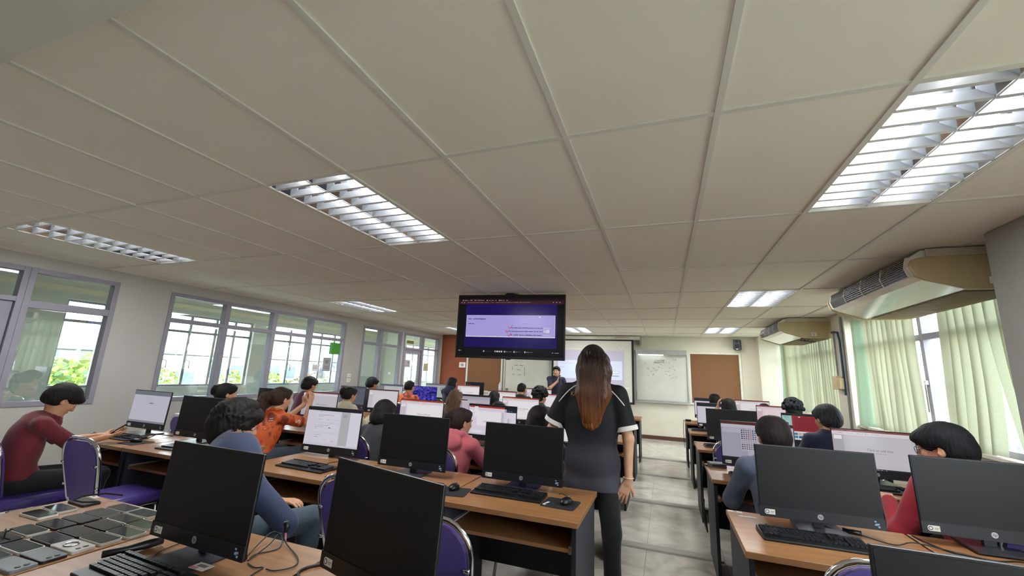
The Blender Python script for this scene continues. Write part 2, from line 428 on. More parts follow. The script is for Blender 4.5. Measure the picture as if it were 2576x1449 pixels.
# skirting
f = MB(); f.box(-5.3, 2.0, YF - .015, YF, .01, .09); structure('baseboard_front', f, mat('brown_skirting', '#5a3626', .5))
f = MB(); f.box(XL, XL + .012, 2.97, 8.97, 0, .09); structure('baseboard_left', f, mat('brown_skirting', '#5a3626', .5))

# ---- framed windows of the left wall
def framed(name, y0, y1, z0, z1, mull, trans, x=XL, th=.05, dep=.09, m_=FRAMEM, glass=GLASS, skip_glass=(), mt=.045):
    fr = MB(); xa, xb = x - dep, x + .012
    fr.box(xa, xb, y0, y0 + th, z0, z1); fr.box(xa, xb, y1 - th, y1, z0, z1); fr.box(xa + .001, xb - .001, y0 + th, y1 - th, z1 - th, z1); fr.box(xa + .001, xb - .001, y0 + th, y1 - th, z0, z0 + th)
    for (a, b_) in mull: fr.box(xa + .002, xb - .002, a, b_, z0 + th, z1 - th)
    for (a, b_) in trans: fr.box(xa + .004, xb - .004, y0 + th, y1 - th, a, b_)
    o = tag(fr.build(name, m_, bevel=.003), kind='structure')
    ys = [y0] + [v for ab in mull for v in ab] + [y1]; k = 0
    for i in range(0, len(ys), 2):
        g = MB(); g.box(x - .045, x - .041, ys[i], ys[i + 1], z0 + .01, z1 - .01)
        g.build('glass_pane', glass, o)
    return o
wA = framed('window_1', 2.2, 2.97, .87, 2.30, [], [(1.88, 1.955)])
wB = framed('window_2', 3.54, 6.88, .86, 2.30, [(4.31, 4.385), (5.135, 5.215), (5.94, 6.02)], [(1.90, 1.955)])
wC = framed('window_3', 7.41, 8.87, .86, 2.31, [(8.0, 8.1)], [(1.91, 1.965)])
wD = framed('window_4', 9.87, 10.72, .86, 2.31, [], [(1.93, 1.98)])
# doors : near one mostly outside the picture, far one beside the front wall
def door(name, y0, y1, zt, ztop, notes=()):
    fr = MB(); xa, xb = XL - .09, XL + .012
    fr.box(xa, xb, y0, y0 + .05, 0, ztop); fr.box(xa, xb, y1 - .05, y1 - .001, 0, ztop); fr.box(xa + .002, xb - .002, y0 + .05, y1 - .05, ztop - .05, ztop); fr.box(xa + .002, xb - .002, y0 + .05, y1 - .05, zt, zt + .05)
    o = tag(fr.build(name, FRAMEM, bevel=.003), kind='structure')
    g = MB(); g.box(XL - .045, XL - .041, y0 + .04, y1 - .04, zt + .04, ztop - .04); g.build('transom_glass', GLASS, o)
    l = MB(); a, b_ = y0 + .055, y1 - .055; xa, xb = XL - .06, XL - .02
    for (p, q, r, s) in ((a, a + .09, 0.01, zt - .005), (b_ - .09, b_, .01, zt - .005), (a, b_, zt - .095, zt - .005), (a, b_, .01, .14), (a, b_, .84, .92)): l.box(xa, xb, p, q, r, s)
    lo = l.build('door_leaf', FRAMEM, o, bevel=.003)
    g = MB(); g.box(XL - .042, XL - .038, a + .08, b_ - .08, .13, zt - .09); g.build('door_glass', GLASS, lo)
    h = MB(); h.tube([(XL - .02, b_ - .045, 1.0), (XL + .03, b_ - .045, 1.0), (XL + .03, b_ - .14, 1.0)], .008); h.box(XL - .02, XL - .012, b_ - .065, b_ - .025, .94, 1.06); h.build('door_handle', ALU, lo)
    return o
door('door_1', 1.3, 2.2, 1.93, 2.30)
door('door_2', 8.97, 9.87, 1.90, 2.31)
# papers and folders fixed to the panes
def sheet(name, y0, y1, z0, z1, m_, label, cat, x=XL - .036, th=.0015, extra=None, group=None):
    s = MB(); s.mat(0).box(x, x + th, y0, y1, z0, z1)
    mats = [m_]
    if extra:
        mats.append(extra[0])
        for (a, b_, c, d) in extra[1]: s.mat(1).box(x + th, x + th + .0006, y0 + (y1 - y0) * a, y0 + (y1 - y0) * b_, z0 + (z1 - z0) * c, z0 + (z1 - z0) * d)
    return tag(s.build(name, mats), label, cat, group)
INKG = mat('printed_grey', '#7c7a78', .8)
sheet('document_box', 6.52, 6.74, 1.63, 1.86, mat('green_card', '#3f8f2c', .6), 'bright green document box fixed high at the right end of the long classroom window', 'box', th=.07)
sheet('notice_paper', 6.4, 6.6, 1.30, 1.56, mat('grey_notice', '#9c9c9e', .8), 'dull grey notice sheet taped on the window just under the green box', 'paper', extra=(INKG, [(.3, .7, .55, .8), (.2, .8, .3, .34), (.2, .8, .2, .24)]))
sheet('notice_paper', 6.15, 6.30, 1.29, 1.42, PAPER, 'small white printed sheet on the window, left of the grey notice', 'paper', extra=(INKG, [(.1, .9, .75, .8), (.1, .8, .55, .6), (.1, .85, .35, .4)]))
sheet('notice_paper', 9.11, 9.38, 1.44, 1.63, mat('pinkish_paper', '#b3a9b2', .8), 'pale pinkish notice taped on the glass of the far door', 'paper', x=XL - .036, extra=(INKG, [(.6, .8, .5, .8), (.1, .9, .2, .25)]))
sheet('notice_paper', 10.03, 10.28, 1.36, 1.57, mat('yellow_paper', '#c3bf92', .8), 'yellowish notice sheet on the side window right of the far door', 'paper', extra=(INKG, [(.45, .55, .4, .5)]))
sheet('door_sign', 9.15, 9.46, 2.05, 2.13, mat('olive_sign', '#77743a', .7), 'olive coloured strip sign on the glass above the far door', 'sign')
for y_, z_, lb in ((7.12, 1.22, 'upper cream switch plate on the left wall, right of the long window'), (7.12, 1.12, 'lower cream switch plate on the left wall, right of the long window')):
    s = thing('light_switch', (XL, y_, z_), 0, lb, 'switch')
    MB().box(0, .008, -.055, .055, -.036, .036).build('switch_plate', WHITEP, s, bevel=.002)
    for q in (-.03, 0, .03): MB().box(.008, .013, q - .009, q + .009, -.014, .014).build('rocker', mat('rocker_cream', '#d6cfba', .4), s)
# ================================================================== CORRIDOR and outdoors (left)
CW = mat('corridor_paint', '#c9cfc8', .8, var=.02, scale=2)
CCRM = mat('corridor_cream', '#e2dcc2', .8, var=.02)
XO = -8.2
f = MB()
OW = [(3.35, 6.35), (6.87, 9.8), (12.0, 14.9)]
yc = YB
for (a, b_) in OW:
    f.box(XO - .15, XO, yc, a, 0, 2.75); f.box(XO - .15, XO, a, b_, 0, .93); f.box(XO - .15, XO, a, b_, 2.22, 2.75); yc = b_
f.box(XO - .15, XO, yc, 15.2, 0, 2.75)
f.box(XO, XO + .3, 10.5, 11.3, 0, 2.6)
f.box(XO - .15, XL, 15.1, 15.2, 0, .93); f.box(XO - .15, XL, 15.1, 15.2, 2.22, 2.75)
f.box(XO - .15, XL, YB - .15, YB, 0, 2.75)
f.box(XL - .12, XL, YF + .18, 15.2, 0, 2.75)
structure('wall_outer', f, CW)
f = MB(); f.box(XO - .15, XL - .12, YB, 15.2, 2.66, 2.75)
for i in range(14):
    yb = YB + .6 + i * 1.2; f.mat(1).box(XO, XL - .12, yb - .01, yb + .01, 2.652, 2.66)
f.mat(1).box(-7.3, -7.28, YB, 15.2, 2.652, 2.66)
structure('ceiling_corridor', f, [CCRM, GRIDM])
f = MB(); f.box(XO - .01, XO + .02, YB, 15.1, 2.32, 2.40); structure('trim_2', f, CCRM)
def outer_window(name, a, b_, mull, x=XO):
    fr = MB(); d0, d1 = x - .10, x - .06
    for (p, q, r, s) in ((a, a + .04, .93, 2.22), (b_ - .04, b_, .93, 2.22), (a, b_, .93, .965), (a, b_, 2.19, 2.22), (a, b_, 1.89, 1.93)): fr.box(d0, d1, p, q, r, s)
    for mm in mull: fr.box(d0, d1, mm - .022, mm + .022, .93, 2.22)
    fr.box(x - .3, x - .28, a, b_, 1.475, 1.5)
    o = tag(fr.build(name, FRAMEW), kind='structure')
    ms = [a] + list(mull) + [b_]
    g = MB(); g.box(x - .082, x - .079, a, b_, .95, 2.2); g.build('glass_pane', GLASSO, o)
    for mm in mull[:-1]:
        h = MB(); h.tube([(x - .055, mm, 1.36), (x - .03, mm, 1.40), (x - .02, mm + .06, 1.38), (x - .03, mm + .07, 1.25)], .007, 6); h.build('window_catch', mat('dark_catch', '#303236', .5), o)
    return o
outer_window('window_5', 3.35, 6.35, (3.84, 4.28, 4.75, 5.13, 5.60, 5.98))
outer_window('window_6', 6.87, 9.8, (7.35, 7.85, 8.3, 8.75, 9.3))
outer_window('window_7', 12.0, 14.9, (12.5, 13.0, 13.5, 14.0, 14.5))
s = thing('light_switch', (-7.7, 10.49, 1.25), 0, 'white switch plate on the corridor pillar, seen through the narrow window', 'switch'); MB().box(-.05, .05, -.01, .01, -.035, .035).build('switch_plate', WHITEP, s, bevel=.002); MB().box(-.015, .015, -.014, -.01, -.012, .012).build('rocker', WHITEP, s)
# outdoors
GZ = -7.5
f = MB(); f.box(-260, 120, -80, 300, GZ - .2, GZ); tag(f.build('ground', mat('far_ground', '#a5a48f', .95, var=.1, scale=.2)), kind='structure')
def leaf_mat(name, c1, c2):
    return mat(name, c1, .8, col2=c2, scale=1.2, detail=4)
LEAFM = [leaf_mat('foliage_yellow_green', '#8f9a38', '#55641f'), leaf_mat('foliage_green', '#5f7a34', '#3a4f20'), leaf_mat('foliage_autumn', '#94804c', '#62552e')]
BARK = mat('bark', '#6f6254', .9)
def crown_mesh(seed, m_):
    r = random.Random(seed); b_ = MB()
    blobs = [(r.uniform(-1.6, 1.6), r.uniform(-1.6, 1.6), r.uniform(-1.0, 1.4), r.uniform(.7, 1.3)) for _ in range(9)]
    for i in range(3200):
        bx, by, bz, br_ = r.choice(blobs)
        d = Vector((r.gauss(0, 1), r.gauss(0, 1), r.gauss(0, 1))).normalized() * br_ * r.uniform(.75, 1.05)
        p = Vector((bx, by, bz)) + d; a = Vector((r.gauss(0, 1), r.gauss(0, 1), r.gauss(0, 1))).normalized(); c = a.orthogonal().normalized(); e = r.uniform(.07, .15)
        b_.add([tuple(p + a * e), tuple(p + c * e * .6), tuple(p - a * e), tuple(p - c * e * .6)], [(0, 1, 2, 3)])
    return b_.mesh('crown', m_)
CR = [crown_mesh(i, LEAFM[i % 3]) for i in range(3)]
tk = MB(); tk.tube([(0, 0, -7.0), (.1, .05, -4), (-.1, 0, -1.5), (0, 0, .2)], [.28, .22, .16, .08], 8); tk = tk.mesh('trunk', BARK)
tl = [(-17, 5.5, 0, 0, 'bright yellow-green tree outside, leftmost of the trees in the long window'), (-22.5, 10.6, .1, 1, 'green tree outside, second from the left in the long window'),
      (-16.5, 14.2, -.3, 0, 'yellow-green tree outside, in the middle of the long window'), (-20, 19.5, -.2, 2, 'golden-brown tree outside, right of the middle of the long window'),
      (-21, 25, 0, 2, 'golden-brown tree outside, near the green box of the long window'), (-21, 30.5, -.5, 2, 'golden-brown tree outside, farther off, behind the grey notice'),
      (-27, 6.5, .1, 1, 'green tree farther outside, behind the leftmost yellow-green tree'), (-30, 16, .5, 0, 'yellow-green tree farthest outside, behind the others of the long window'),
      (-24, 36, .2, 1, 'green tree outside, seen through the glass of the far door'), (-16, 42, -.2, 1, 'green tree outside, seen through the side window right of the far door')]
for i, (x, y, z, k, lb) in enumerate(tl):
    t = thing('leafy_tree', (x, y, z - .6), i * 1.3, lb, 'tree', 'trees outside the corridor windows'); t.scale = (1, 1, .85)
    put('crown', CR[k], t); put('trunk', tk, t)
BW = mat('pale_facade', '#a09f9c', .9, var=.02); BD = mat('facade_window_dark', '#566068', .5); RT = mat('roof_tiles', '#8f7862', .9, var=.1, scale=3, bump=.3, bscale=3)
def building(x, y, sx, sy, h, face, label, cols=6, rows=3, roof=False):
    t = thing('building', (x, y, GZ), 0, label, 'building')
    MB().box(-sx, sx, -sy, sy, 0, h).build('walls', BW, t)
    X = sx if face > 0 else -sx - .05
    for i in range(cols):
        for j in range(rows):
            yy = -sy + (i + .5) * 2 * sy / cols; zz = h * (j + .5) / rows
            wn = MB().box(X, X + .05, yy - sy / cols * .6, yy + sy / cols * .6, zz - h / rows * .28, zz + h / rows * .28).build('window', BD, t)
    if roof:
        r = MB(); r.prism([(-sx - .8, h), (sx + .8, h), (0, h + 2.2)], 'y', -sy - 1, sy + 1); r.build('roof', RT, t)
    else: MB().box(-sx - .3, sx + .3, -sy - .3, sy + .3, h, h + .4).build('roof', mat('roof_slab', '#d9d8d2', .9), t)
building(-52, 22, 5, 9, 8.2, 1, 'long pale block far off, seen through the left part of the long window')
building(-60, 46, 6, 10, 9.0, 1, 'taller white block far off to the right behind the trees', 7, 3)
building(-48, 62, 5, 7, 8.0, 1, 'white building with grey windows beyond the far end of the corridor', 5, 2)
building(-90, 60, 8, 30, 10.2, 1, 'very long pale building on the horizon', 12, 3)
# outdoors right : tiled roof house and a bare tree
building(17.5, 26.5, 4, 9, 7.3, -1, 'house with a tiled roof and paned windows, seen through the gap in the near blinds', 10, 3, True)
t = thing('bare_tree', (10.5, 18.2, GZ), 0, 'leafless tree with thin branches, seen through the gap in the near blinds', 'tree')
r = random.Random(5); b_ = MB()
def branch(p, d, L, rad, lv):
    q = p + d * L; mid = p + d * L * .5 + Vector((r.gauss(0, .04), r.gauss(0, .04), 0)) * L
    b_.tube([p, mid, q], [rad, rad * .85, rad * .6], 5)
    if lv == 0: return
    for _ in range(3 if lv > 2 else 3):
        nd = (d + Vector((r.gauss(0, .5), r.gauss(0, .5), r.gauss(.1, .3)))).normalized(); branch(q, nd, L * r.uniform(.6, .8), rad * .55, lv - 1)
branch(Vector((0, 0, 0)), Vector((0, 0, 1)), 4.2, .14, 5); b_.build('branches', BARK, t)

# ================================================================== RIGHT WINDOWS and vertical blinds
def right_window(name, y0, y1, mull, z0=.93, z1=2.32, zt=1.95, x=2.53):
    fr = MB()
    for (p, q, r_, s_) in ((y0, y0 + .05, z0, z1), (y1 - .05, y1, z0, z1), (y0, y1, z0, z0 + .05), (y0, y1, z1 - .05, z1), (y0, y1, zt - .03, zt + .03)): fr.box(x - .03, x + .03, p, q, r_, s_)
    for mm in mull: fr.box(x - .035, x + .03, mm - .03, mm + .03, z0, z1)
    o = tag(fr.build(name, FRAMEM, bevel=.003), kind='structure')
    g = MB(); g.box(x - .002, x + .002, y0, y1, z0, z1); g.build('glass_pane', GLASSO, o)
    for mm in mull:
        h = MB(); h.box(x - .06, x - .035, mm - .02, mm + .02, 1.47, 1.51); h.cyl((x - .06, mm, 1.49), (x - .075, mm - .05, 1.47), .007, 8); h.cyl((x - .045, mm + .03, 1.47), (x - .045, mm + .03, 1.2), .006, 6); h.build('window_catch', ALU, o)
    return o
right_window('window_8', 4.0, 6.93, (4.97, 5.44, 5.95, 6.45))
right_window('window_9', 7.45, 10.6, (8.2, 8.95, 9.25, 9.7, 10.15))
right_window('window_unseen', -1.3, 1.5, (-.6, .1, .8))  # out-of-view window, added to bring daylight onto the near ceiling
s = MB(); s.box(2.40, 2.62, 3.48, 6.95, .90, .93); s.box(2.40, 2.62, 7.42, 10.6, .90, .93); structure('trim_3', s, WALLF, bevel=.004)
def blind_mat(name, col):
    M = bpy.data.materials.new(name); M.use_nodes = True; MATS[name] = M; n = M.node_tree; n.nodes.clear()
    o = n.nodes.new('ShaderNodeOutputMaterial'); d = n.nodes.new('ShaderNodeBsdfDiffuse'); tl_ = n.nodes.new('ShaderNodeBsdfTranslucent'); mx = n.nodes.new('ShaderNodeMixShader'); mx.inputs[0].default_value = .22
    t = n.nodes.new('ShaderNodeTexCoord'); nz = n.nodes.new('ShaderNodeTexNoise'); nz.inputs['Scale'].default_value = 90; r = n.nodes.new('ShaderNodeValToRGB')
    c = lin(col); r.color_ramp.elements[0].color = tuple(v * .92 for v in c[:3]) + (1,); r.color_ramp.elements[1].color = c; r.color_ramp.elements[0].position = .35; r.color_ramp.elements[1].position = .65
    n.links.new(t.outputs['Object'], nz.inputs['Vector']); n.links.new(nz.outputs['Fac'], r.inputs[0])
    for q in (d, tl_): n.links.new(r.outputs[0], q.inputs[0])
    n.links.new(d.outputs[0], mx.inputs[1]); n.links.new(tl_.outputs[0], mx.inputs[2]); n.links.new(mx.outputs[0], o.inputs[0]); return M
BL1 = blind_mat('blind_fabric_pale_green', '#b3b498'); BL2 = blind_mat('blind_fabric_green', '#a9bfa4')
def slat_mesh(w_, h, curve, sway, seed):
    """one hanging fabric strip, slightly bowed across and swaying lengthwise"""
    r = random.Random(seed); vs = []; fs = []; nx, nz_ = 6, 14
    for i in range(nz_ + 1):
        tz = i / nz_
        for j in range(nx + 1):
            u = j / nx - .5
            vs.append((curve * (1 - 4 * u * u) + .006 * math.sin(tz * 5 + seed), u * w_ + sway * tz * tz, -h * tz))
    for i in range(nz_):
        for j in range(nx): fs.append((i * (nx + 1) + j, i * (nx + 1) + j + 1, (i + 1) * (nx + 1) + j + 1, (i + 1) * (nx + 1) + j))
    b2 = MB(); b2.add(vs, fs); return b2
def blinds(name, y0, y1, spans, label, x=2.41, ztop=2.30):
    t = thing(name, (x, y0, ztop), 0, label, 'blinds')
    MB().box(-.02, .02, 0, y1 - y0, -.012, .012).build('head_rail', mat('rail_beige', '#cfc5a8', .5), t)
    k = 0
    for (a, b_, step, tw, mm, sway) in spans:
        y = a
        while y < b_ - .01:
            k += 1; L = ztop - .93 - random.uniform(0, .02)
            s_ = slat_mesh(.135, L, .008 + random.uniform(-.002, .004), sway + random.uniform(-.02, .02), k)
            o = s_.build('blind_slat', mm, t, smooth=True); o.location = (0, y - y0, -.012); o.rotation_euler = (0, 0, tw + random.uniform(-.07, .07))
            y += step
    return t
blinds('vertical_blinds', 4.0, 6.9, [(4.06, 4.40, .122, .26, BL1, -.10), (4.42, 4.94, .122, .26, BL1, .05), (5.52, 6.58, .120, .26, BL1, 0), (6.66, 6.76, .05, 1.1, BL2, .03), (6.80, 6.84, .06, .5, BL1, .03)], 'pale green vertical blinds at the near right window, parted in the middle', x=2.44)
blinds('vertical_blinds', 7.47, 10.56, [(7.6, 8.95, .118, .3, BL1, 0), (9.1, 9.9, .16, 1.15, BL1, 0), (10.0, 10.3, .07, 1.1, BL1, 0), (10.34, 10.5, .07, 1.0, BL2, .02)], 'pale green vertical blinds at the far right window under the smaller air conditioner', x=2.44)
# conduit, boxes on the pillar between the right windows
f = MB(); f.tube([(2.35, 7.0, 2.38), (2.35, 7.02, 1.6), (2.35, 7.04, .9), (2.35, 7.04, .1)], .014); f.tube([(2.35, 7.3, 2.2), (2.35, 7.3, 1.5)], .01); tag(f.build('cable_conduit', mat('conduit_grey', '#7e7c80', .5)), 'grey conduit pipe running down the pillar between the right windows', 'pipe')
b1 = MB().box(2.29, 2.36, 7.2, 7.36, 1.37, 1.56); tag(b1.build('junction_box', BEIGEP, bevel=.006), 'wide cream junction box on the pillar, the farther of the pair', 'box')
b1 = MB().box(2.28, 2.36, 7.05, 7.18, 1.38, 1.53); tag(b1.build('junction_box', mat('cream_box', '#d0b98c', .5), bevel=.006), 'cream junction box on the pillar, the nearer of the pair', 'box')

# ================================================================== AIR CONDITIONERS
def air_con(name, y0, y1, label):
    t = thing(name, (0, y0, 0), 0, label, 'air conditioner'); L = y1 - y0
    prof = [(1.80, 2.425), (1.735, 2.38), (1.715, 2.30), (1.74, 2.235), (1.79, 2.205), (2.02, 2.13), (2.38, 2.13), (2.38, 2.425)]
    MB().prism(prof, 'y', .035, L - .035).build('casing', mat('ac_white_gloss', '#dcdcd2', .12, var=.02, coat=.6), t, bevel=.006)
    side = [(1.805, 2.37), (1.725, 2.35), (1.705, 2.30), (1.73, 2.228), (1.79, 2.195), (2.02, 2.12), (2.39, 2.12), (2.39, 2.37)]
    for a, b_ in ((0, .036), (L - .036, L)): MB().prism(side, 'y', a, b_).build('side_panel', mat('ac_side_beige', '#b09c74', .45, var=.06, scale=4), t, bevel=.008)
    for a in (.02, L - .03): MB().box(1.82, 2.4, a, a + .006, 2.37, 2.43).build('bracket', mat('ac_bracket', '#c6bda8', .5), t)
    g = MB(); nseg = 4; e = .1
    for s_ in range(nseg):
        a = .08 + s_ * (L - .16) / nseg; b_ = a + (L - .16) / nseg - .02
        g.mat(0).prism([(1.724, 2.378), (1.707, 2.30), (1.728, 2.24), (1.75, 2.24), (1.75, 2.378)], 'y', a, b_)
        if s_ < 3:
            for z in (2.252, 2.268, 2.284, 2.30, 2.316, 2.332, 2.348, 2.364): xg = 1.705 + (abs(z - 2.30) * .24 if z > 2.3 else (2.30 - z) * .38); g.mat(1).box(xg - .003, xg + .012, a, b_, z - .0022, z + .0022)
            yy = a + .01
            while yy < b_: g.mat(1).prism([(1.7215, 2.375), (1.7045, 2.30), (1.7255, 2.243), (1.735, 2.243), (1.735, 2.375)], 'y', yy - .001, yy + .001); yy += .022
        g.mat(2).prism([(1.719, 2.38), (1.702, 2.30), (1.723, 2.237), (1.75, 2.237), (1.75, 2.38)], 'y', a - .014, a - .003)
    g.build('air_outlet_grille', [BLACKP, mat('grille_brown', '#5c4f46', .5), mat('grille_rib', '#c9c2b2', .5)], t)
    g = MB()
    for i in range(60):
        yy = .1 + i * (L - .2) / 60; g.box(2.04, 2.38, yy, yy + (L - .2) / 120, 2.118, 2.126)
    g.build('air_intake_grille', mat('intake_brown', '#8f7958', .6), t)
    l = MB(); l.mat(0).box(2.13, 2.19, -.002, 0, 2.155, 2.205)
    l.mat(1).prism([(2.16 + .018 * math.cos(i * PI / 6), 2.18 + .018 * math.sin(i * PI / 6)) for i in range(12)], 'y', -.003, -.002); l.mat(0).prism([(2.16, 2.166), (2.172, 2.18), (2.16, 2.194), (2.148, 2.18)], 'y', -.004, -.003)
    l.build('rating_label', [PAPER, mat('label_ink', '#5b5b55', .7)], t)
    return t
air_con('air_conditioner', 3.72, 5.39, 'large ceiling-hung air conditioner with cream end panel, near the right wall pillar')
air_con('air_conditioner', 7.47, 8.95, 'smaller looking ceiling-hung air conditioner farther away, above the far right blinds')
f = MB(); f.tube([(2.38, 7.46, 2.2), (2.37, 7.42, 2.2), (2.34, 7.25, 2.19), (2.335, 7.1, 2.17), (2.335, 7.06, 2.05), (2.335, 7.06, 1.3)], .014)
tag(f.build('refrigerant_pipe', mat('dark_blue_pipe', '#24415a', .5)), 'dark blue pipe bending from the farther air conditioner down the pillar', 'pipe')
f = MB()
for i in range(5):
    yy = 7.5 + i * .05; f.tube([(2.05 + .05 * i, yy, 2.125), (2.0 + .07 * i, yy + .15, 2.10), (2.15 + .03 * i, yy + .4, 2.112), (2.2, yy + .6 - .08 * i, 2.122)], .006, 6)
tag(f.build('loose_cables', WIRE), 'tangle of black cables hanging under the farther air conditioner', 'cable')

# ================================================================== LIGHT FITTINGS
def make_light():
    W_, L_ = .576, 1.176
    hs = MB(); hs.box(-W_ / 2, W_ / 2, -L_ / 2, L_ / 2, .10, .11)
    for sx_ in (-1, 1): hs.box(sx_ * W_ / 2 - .004, sx_ * W_ / 2 + .004, -L_ / 2, L_ / 2, 0, .11)
    for sy_ in (-1, 1): hs.box(-W_ / 2, W_ / 2, sy_ * L_ / 2 - .004, sy_ * L_ / 2 + .004, 0, .11)
    hs = hs.mesh('housing', mat('reflector_white', '#eceae2', .35))
    rf = MB()
    for cx in (-W_ / 4, W_ / 4):
        w2 = W_ / 4 - .004
        for sg in (-1, 1): rf.add([(cx + sg * w2, -L_ / 2 + .02, .004), (cx + sg * w2, L_ / 2 - .02, .004), (cx + sg * .05, L_ / 2 - .02, .095), (cx + sg * .05, -L_ / 2 + .02, .095)], [(0, 1, 2, 3)])
    rf = rf.mesh('reflector', mat('mirror_reflector', '#dfe3ea', .12, .95, var=.02))
    lv = MB()
    for cx in (-W_ / 4, W_ / 4):
        w2 = W_ / 4 - .006
        for i in range(11):
            y = -L_ / 2 + .06 + i * (L_ - .12) / 10
            lv.prism([(y - .010, 0), (y + .010, 0), (y + .002, .045), (y - .002, .045)], 'x', cx - w2, cx + w2)
    lv.box(-.004, .004, -L_ / 2, L_ / 2, 0, .06)
    lv = lv.mesh('louvre', SILVERL)
    tb = MB(); tb.cyl((0, -L_ / 2 + .03, .072), (0, L_ / 2 - .03, .072), .013, 12); tb = tb.mesh('tube', TUBE)
    return hs, rf, lv, tb
LM = make_light()
wh = {(0, -7): 'recessed louvred light nearest to the left wall and to the camera', (0, -2): 'brightest recessed louvred light in the middle of the ceiling, left of centre', (0, 3): 'large recessed louvred light cut by the right edge of the picture',
      (3, -7): 'recessed louvred light above the long left window', (3, -2): 'recessed louvred light mostly hidden behind the hanging television', (3, 3): 'recessed louvred light left of the large air conditioner',
      (6, -7): 'recessed louvred light far off, just left of the television', (6, -2): 'recessed louvred light far off, just right of the television', (6, 3): 'recessed louvred light far off, near the wall loudspeaker'}
for (r_, c_) in LIGHTS:
    t = thing('ceiling_light', (GX0 + c_ * .6 + .3, GY0 + r_ * 1.2 + .6, CEIL + .002), 0, wh[(r_, c_)], 'light', 'louvred ceiling lights')
    put('housing', LM[0], t); put('reflector', LM[1], t); put('louvre', LM[2], t)
    for cx in (-.144, .144): put('tube', LM[3], t, (cx, 0, 0))
    ld = bpy.data.lights.new('fluorescent_light', 'AREA'); ld.shape = 'RECTANGLE'; ld.size = .54; ld.size_y = 1.14; ld.energy = LAMP_POWER; ld.color = (.95, .98, 1.0)
    lo = bpy.data.objects.new('fluorescent_light', ld); C.objects.link(lo); lo.parent = t; lo.location = (0, 0, -.003)
# ================================================================== FRONT WALL
def on_wall(name, x0, x1, z0, z1, d0, d1, m_, label, cat, bevel=.003):
    return tag(MB().box(x0, x1, YF - d1, YF - d0, z0, z1).build(name, m_, bevel=bevel), label, cat)
on_wall('wall_panel', -6.17, -5.36, .02, CEIL - .01, 0, .03, BROWNP, 'tall terracotta-brown panel at the left end of the front wall', 'panel')
def pinboard(x0, x1, z0, z1, label):
    t = thing('pin_board', (0, YF, 0), 0, label, 'board')
    MB().box(x0 + .04, x1 - .04, -.03, -.005, z0 + .04, z1 - .04).build('board_surface', CORK, t)
    fr = MB()
    for q in ((x0, x0 + .045, z0, z1), (x1 - .045, x1, z0, z1), (x0, x1, z0, z0 + .04), (x0, x1, z1 - .04, z1)): fr.box(q[0], q[1], -.045, -.004, q[2], q[3])
    fr.build('frame', mat('board_frame_white', '#d9d6cb', .4), t, bevel=.003)
pinboard(-5.33, -4.22, .85, 2.07, 'dark brown pinboard in a pale frame, left of the whiteboard')
pinboard(.54, 1.66, .86, 2.07, 'brown pinboard in a pale frame at the right end of the front wall')
def whiteboard(x0, x1, z0, z1, label, marks, ink=MARKER, rr=.004):
    t = thing('whiteboard', (0, YF, 0), 0, label, 'whiteboard')
    MB().box(x0 + .03, x1 - .03, -.035, -.005, z0 + .03, z1 - .03).build('board_surface', WHITEB, t)
    fr = MB()
    for q in ((x0, x0 + .035, z0, z1), (x1 - .035, x1, z0, z1), (x0, x1, z0, z0 + .035), (x0, x1, z1 - .06, z1)): fr.box(q[0], q[1], -.06, -.004, q[2], q[3])
    fr.box(x0, x1, -.11, -.05, z0 - .02, z0)
    fr.build('frame', ALU, t, bevel=.003)
    mk = MB()
    for pts in marks: mk.tube([(p[0], -.037, p[1]) for p in pts], rr, 4)
    mk.build('marker_drawing', ink, t)
r = random.Random(3)
mk1 = []
for (x, z, L) in ((-3.86, 1.62, .08), (-3.72, 1.615, .13), (-3.80, 1.50, .12), (-3.92, 1.37, .06), (-3.76, 1.37, .10)):
    mk1.append([(x + L * i / 8, z + r.uniform(-.01, .01)) for i in range(9)])
for (x, z, L) in ((-3.93, 1.59, .1), (-3.58, 1.58, .1), (-3.57, 1.47, .12)): mk1.append([(x + r.uniform(-.008, .008), z - L * i / 6) for i in range(7)])
whiteboard(-4.17, -.68, .87, 2.06, 'wide whiteboard with small black handwriting, left of and behind the projection screen', mk1)
mk2 = []
for j in range(34):
    x, z = r.uniform(-.45, .35), r.uniform(1.45, 1.88)
    mk2.append([(x + r.uniform(-.03, .03), z + r.uniform(-.02, .02)) for _ in range(3)])
for j in range(3): mk2.append([(-.12 + .12 * math.cos(a * .6) * (1 + j * .05), 1.83 + .04 * math.sin(a * .6 + j)) for a in range(12)])
whiteboard(-.67, .54, .87, 2.06, 'whiteboard with faint scribbles between the projection screen and the right pinboard', mk2, mat('faded_ink', '#8a8c88', .6), .0028)
l = thing('whiteboard_lamp', (0, YF, 0), 0, 'long grey lamp housing above the right whiteboard', 'lamp')
MB().box(-.66, .5, -.20, -.0, 1.99, 2.10).build('housing', mat('lamp_housing_grey', '#a8aaa6', .5), l, bevel=.006)
MB().cyl((-.6, -.13, 1.985), (-.02, -.13, 1.985), .012).build('tube', emat('board_tube', '#f4f8ff', 2.0), l)
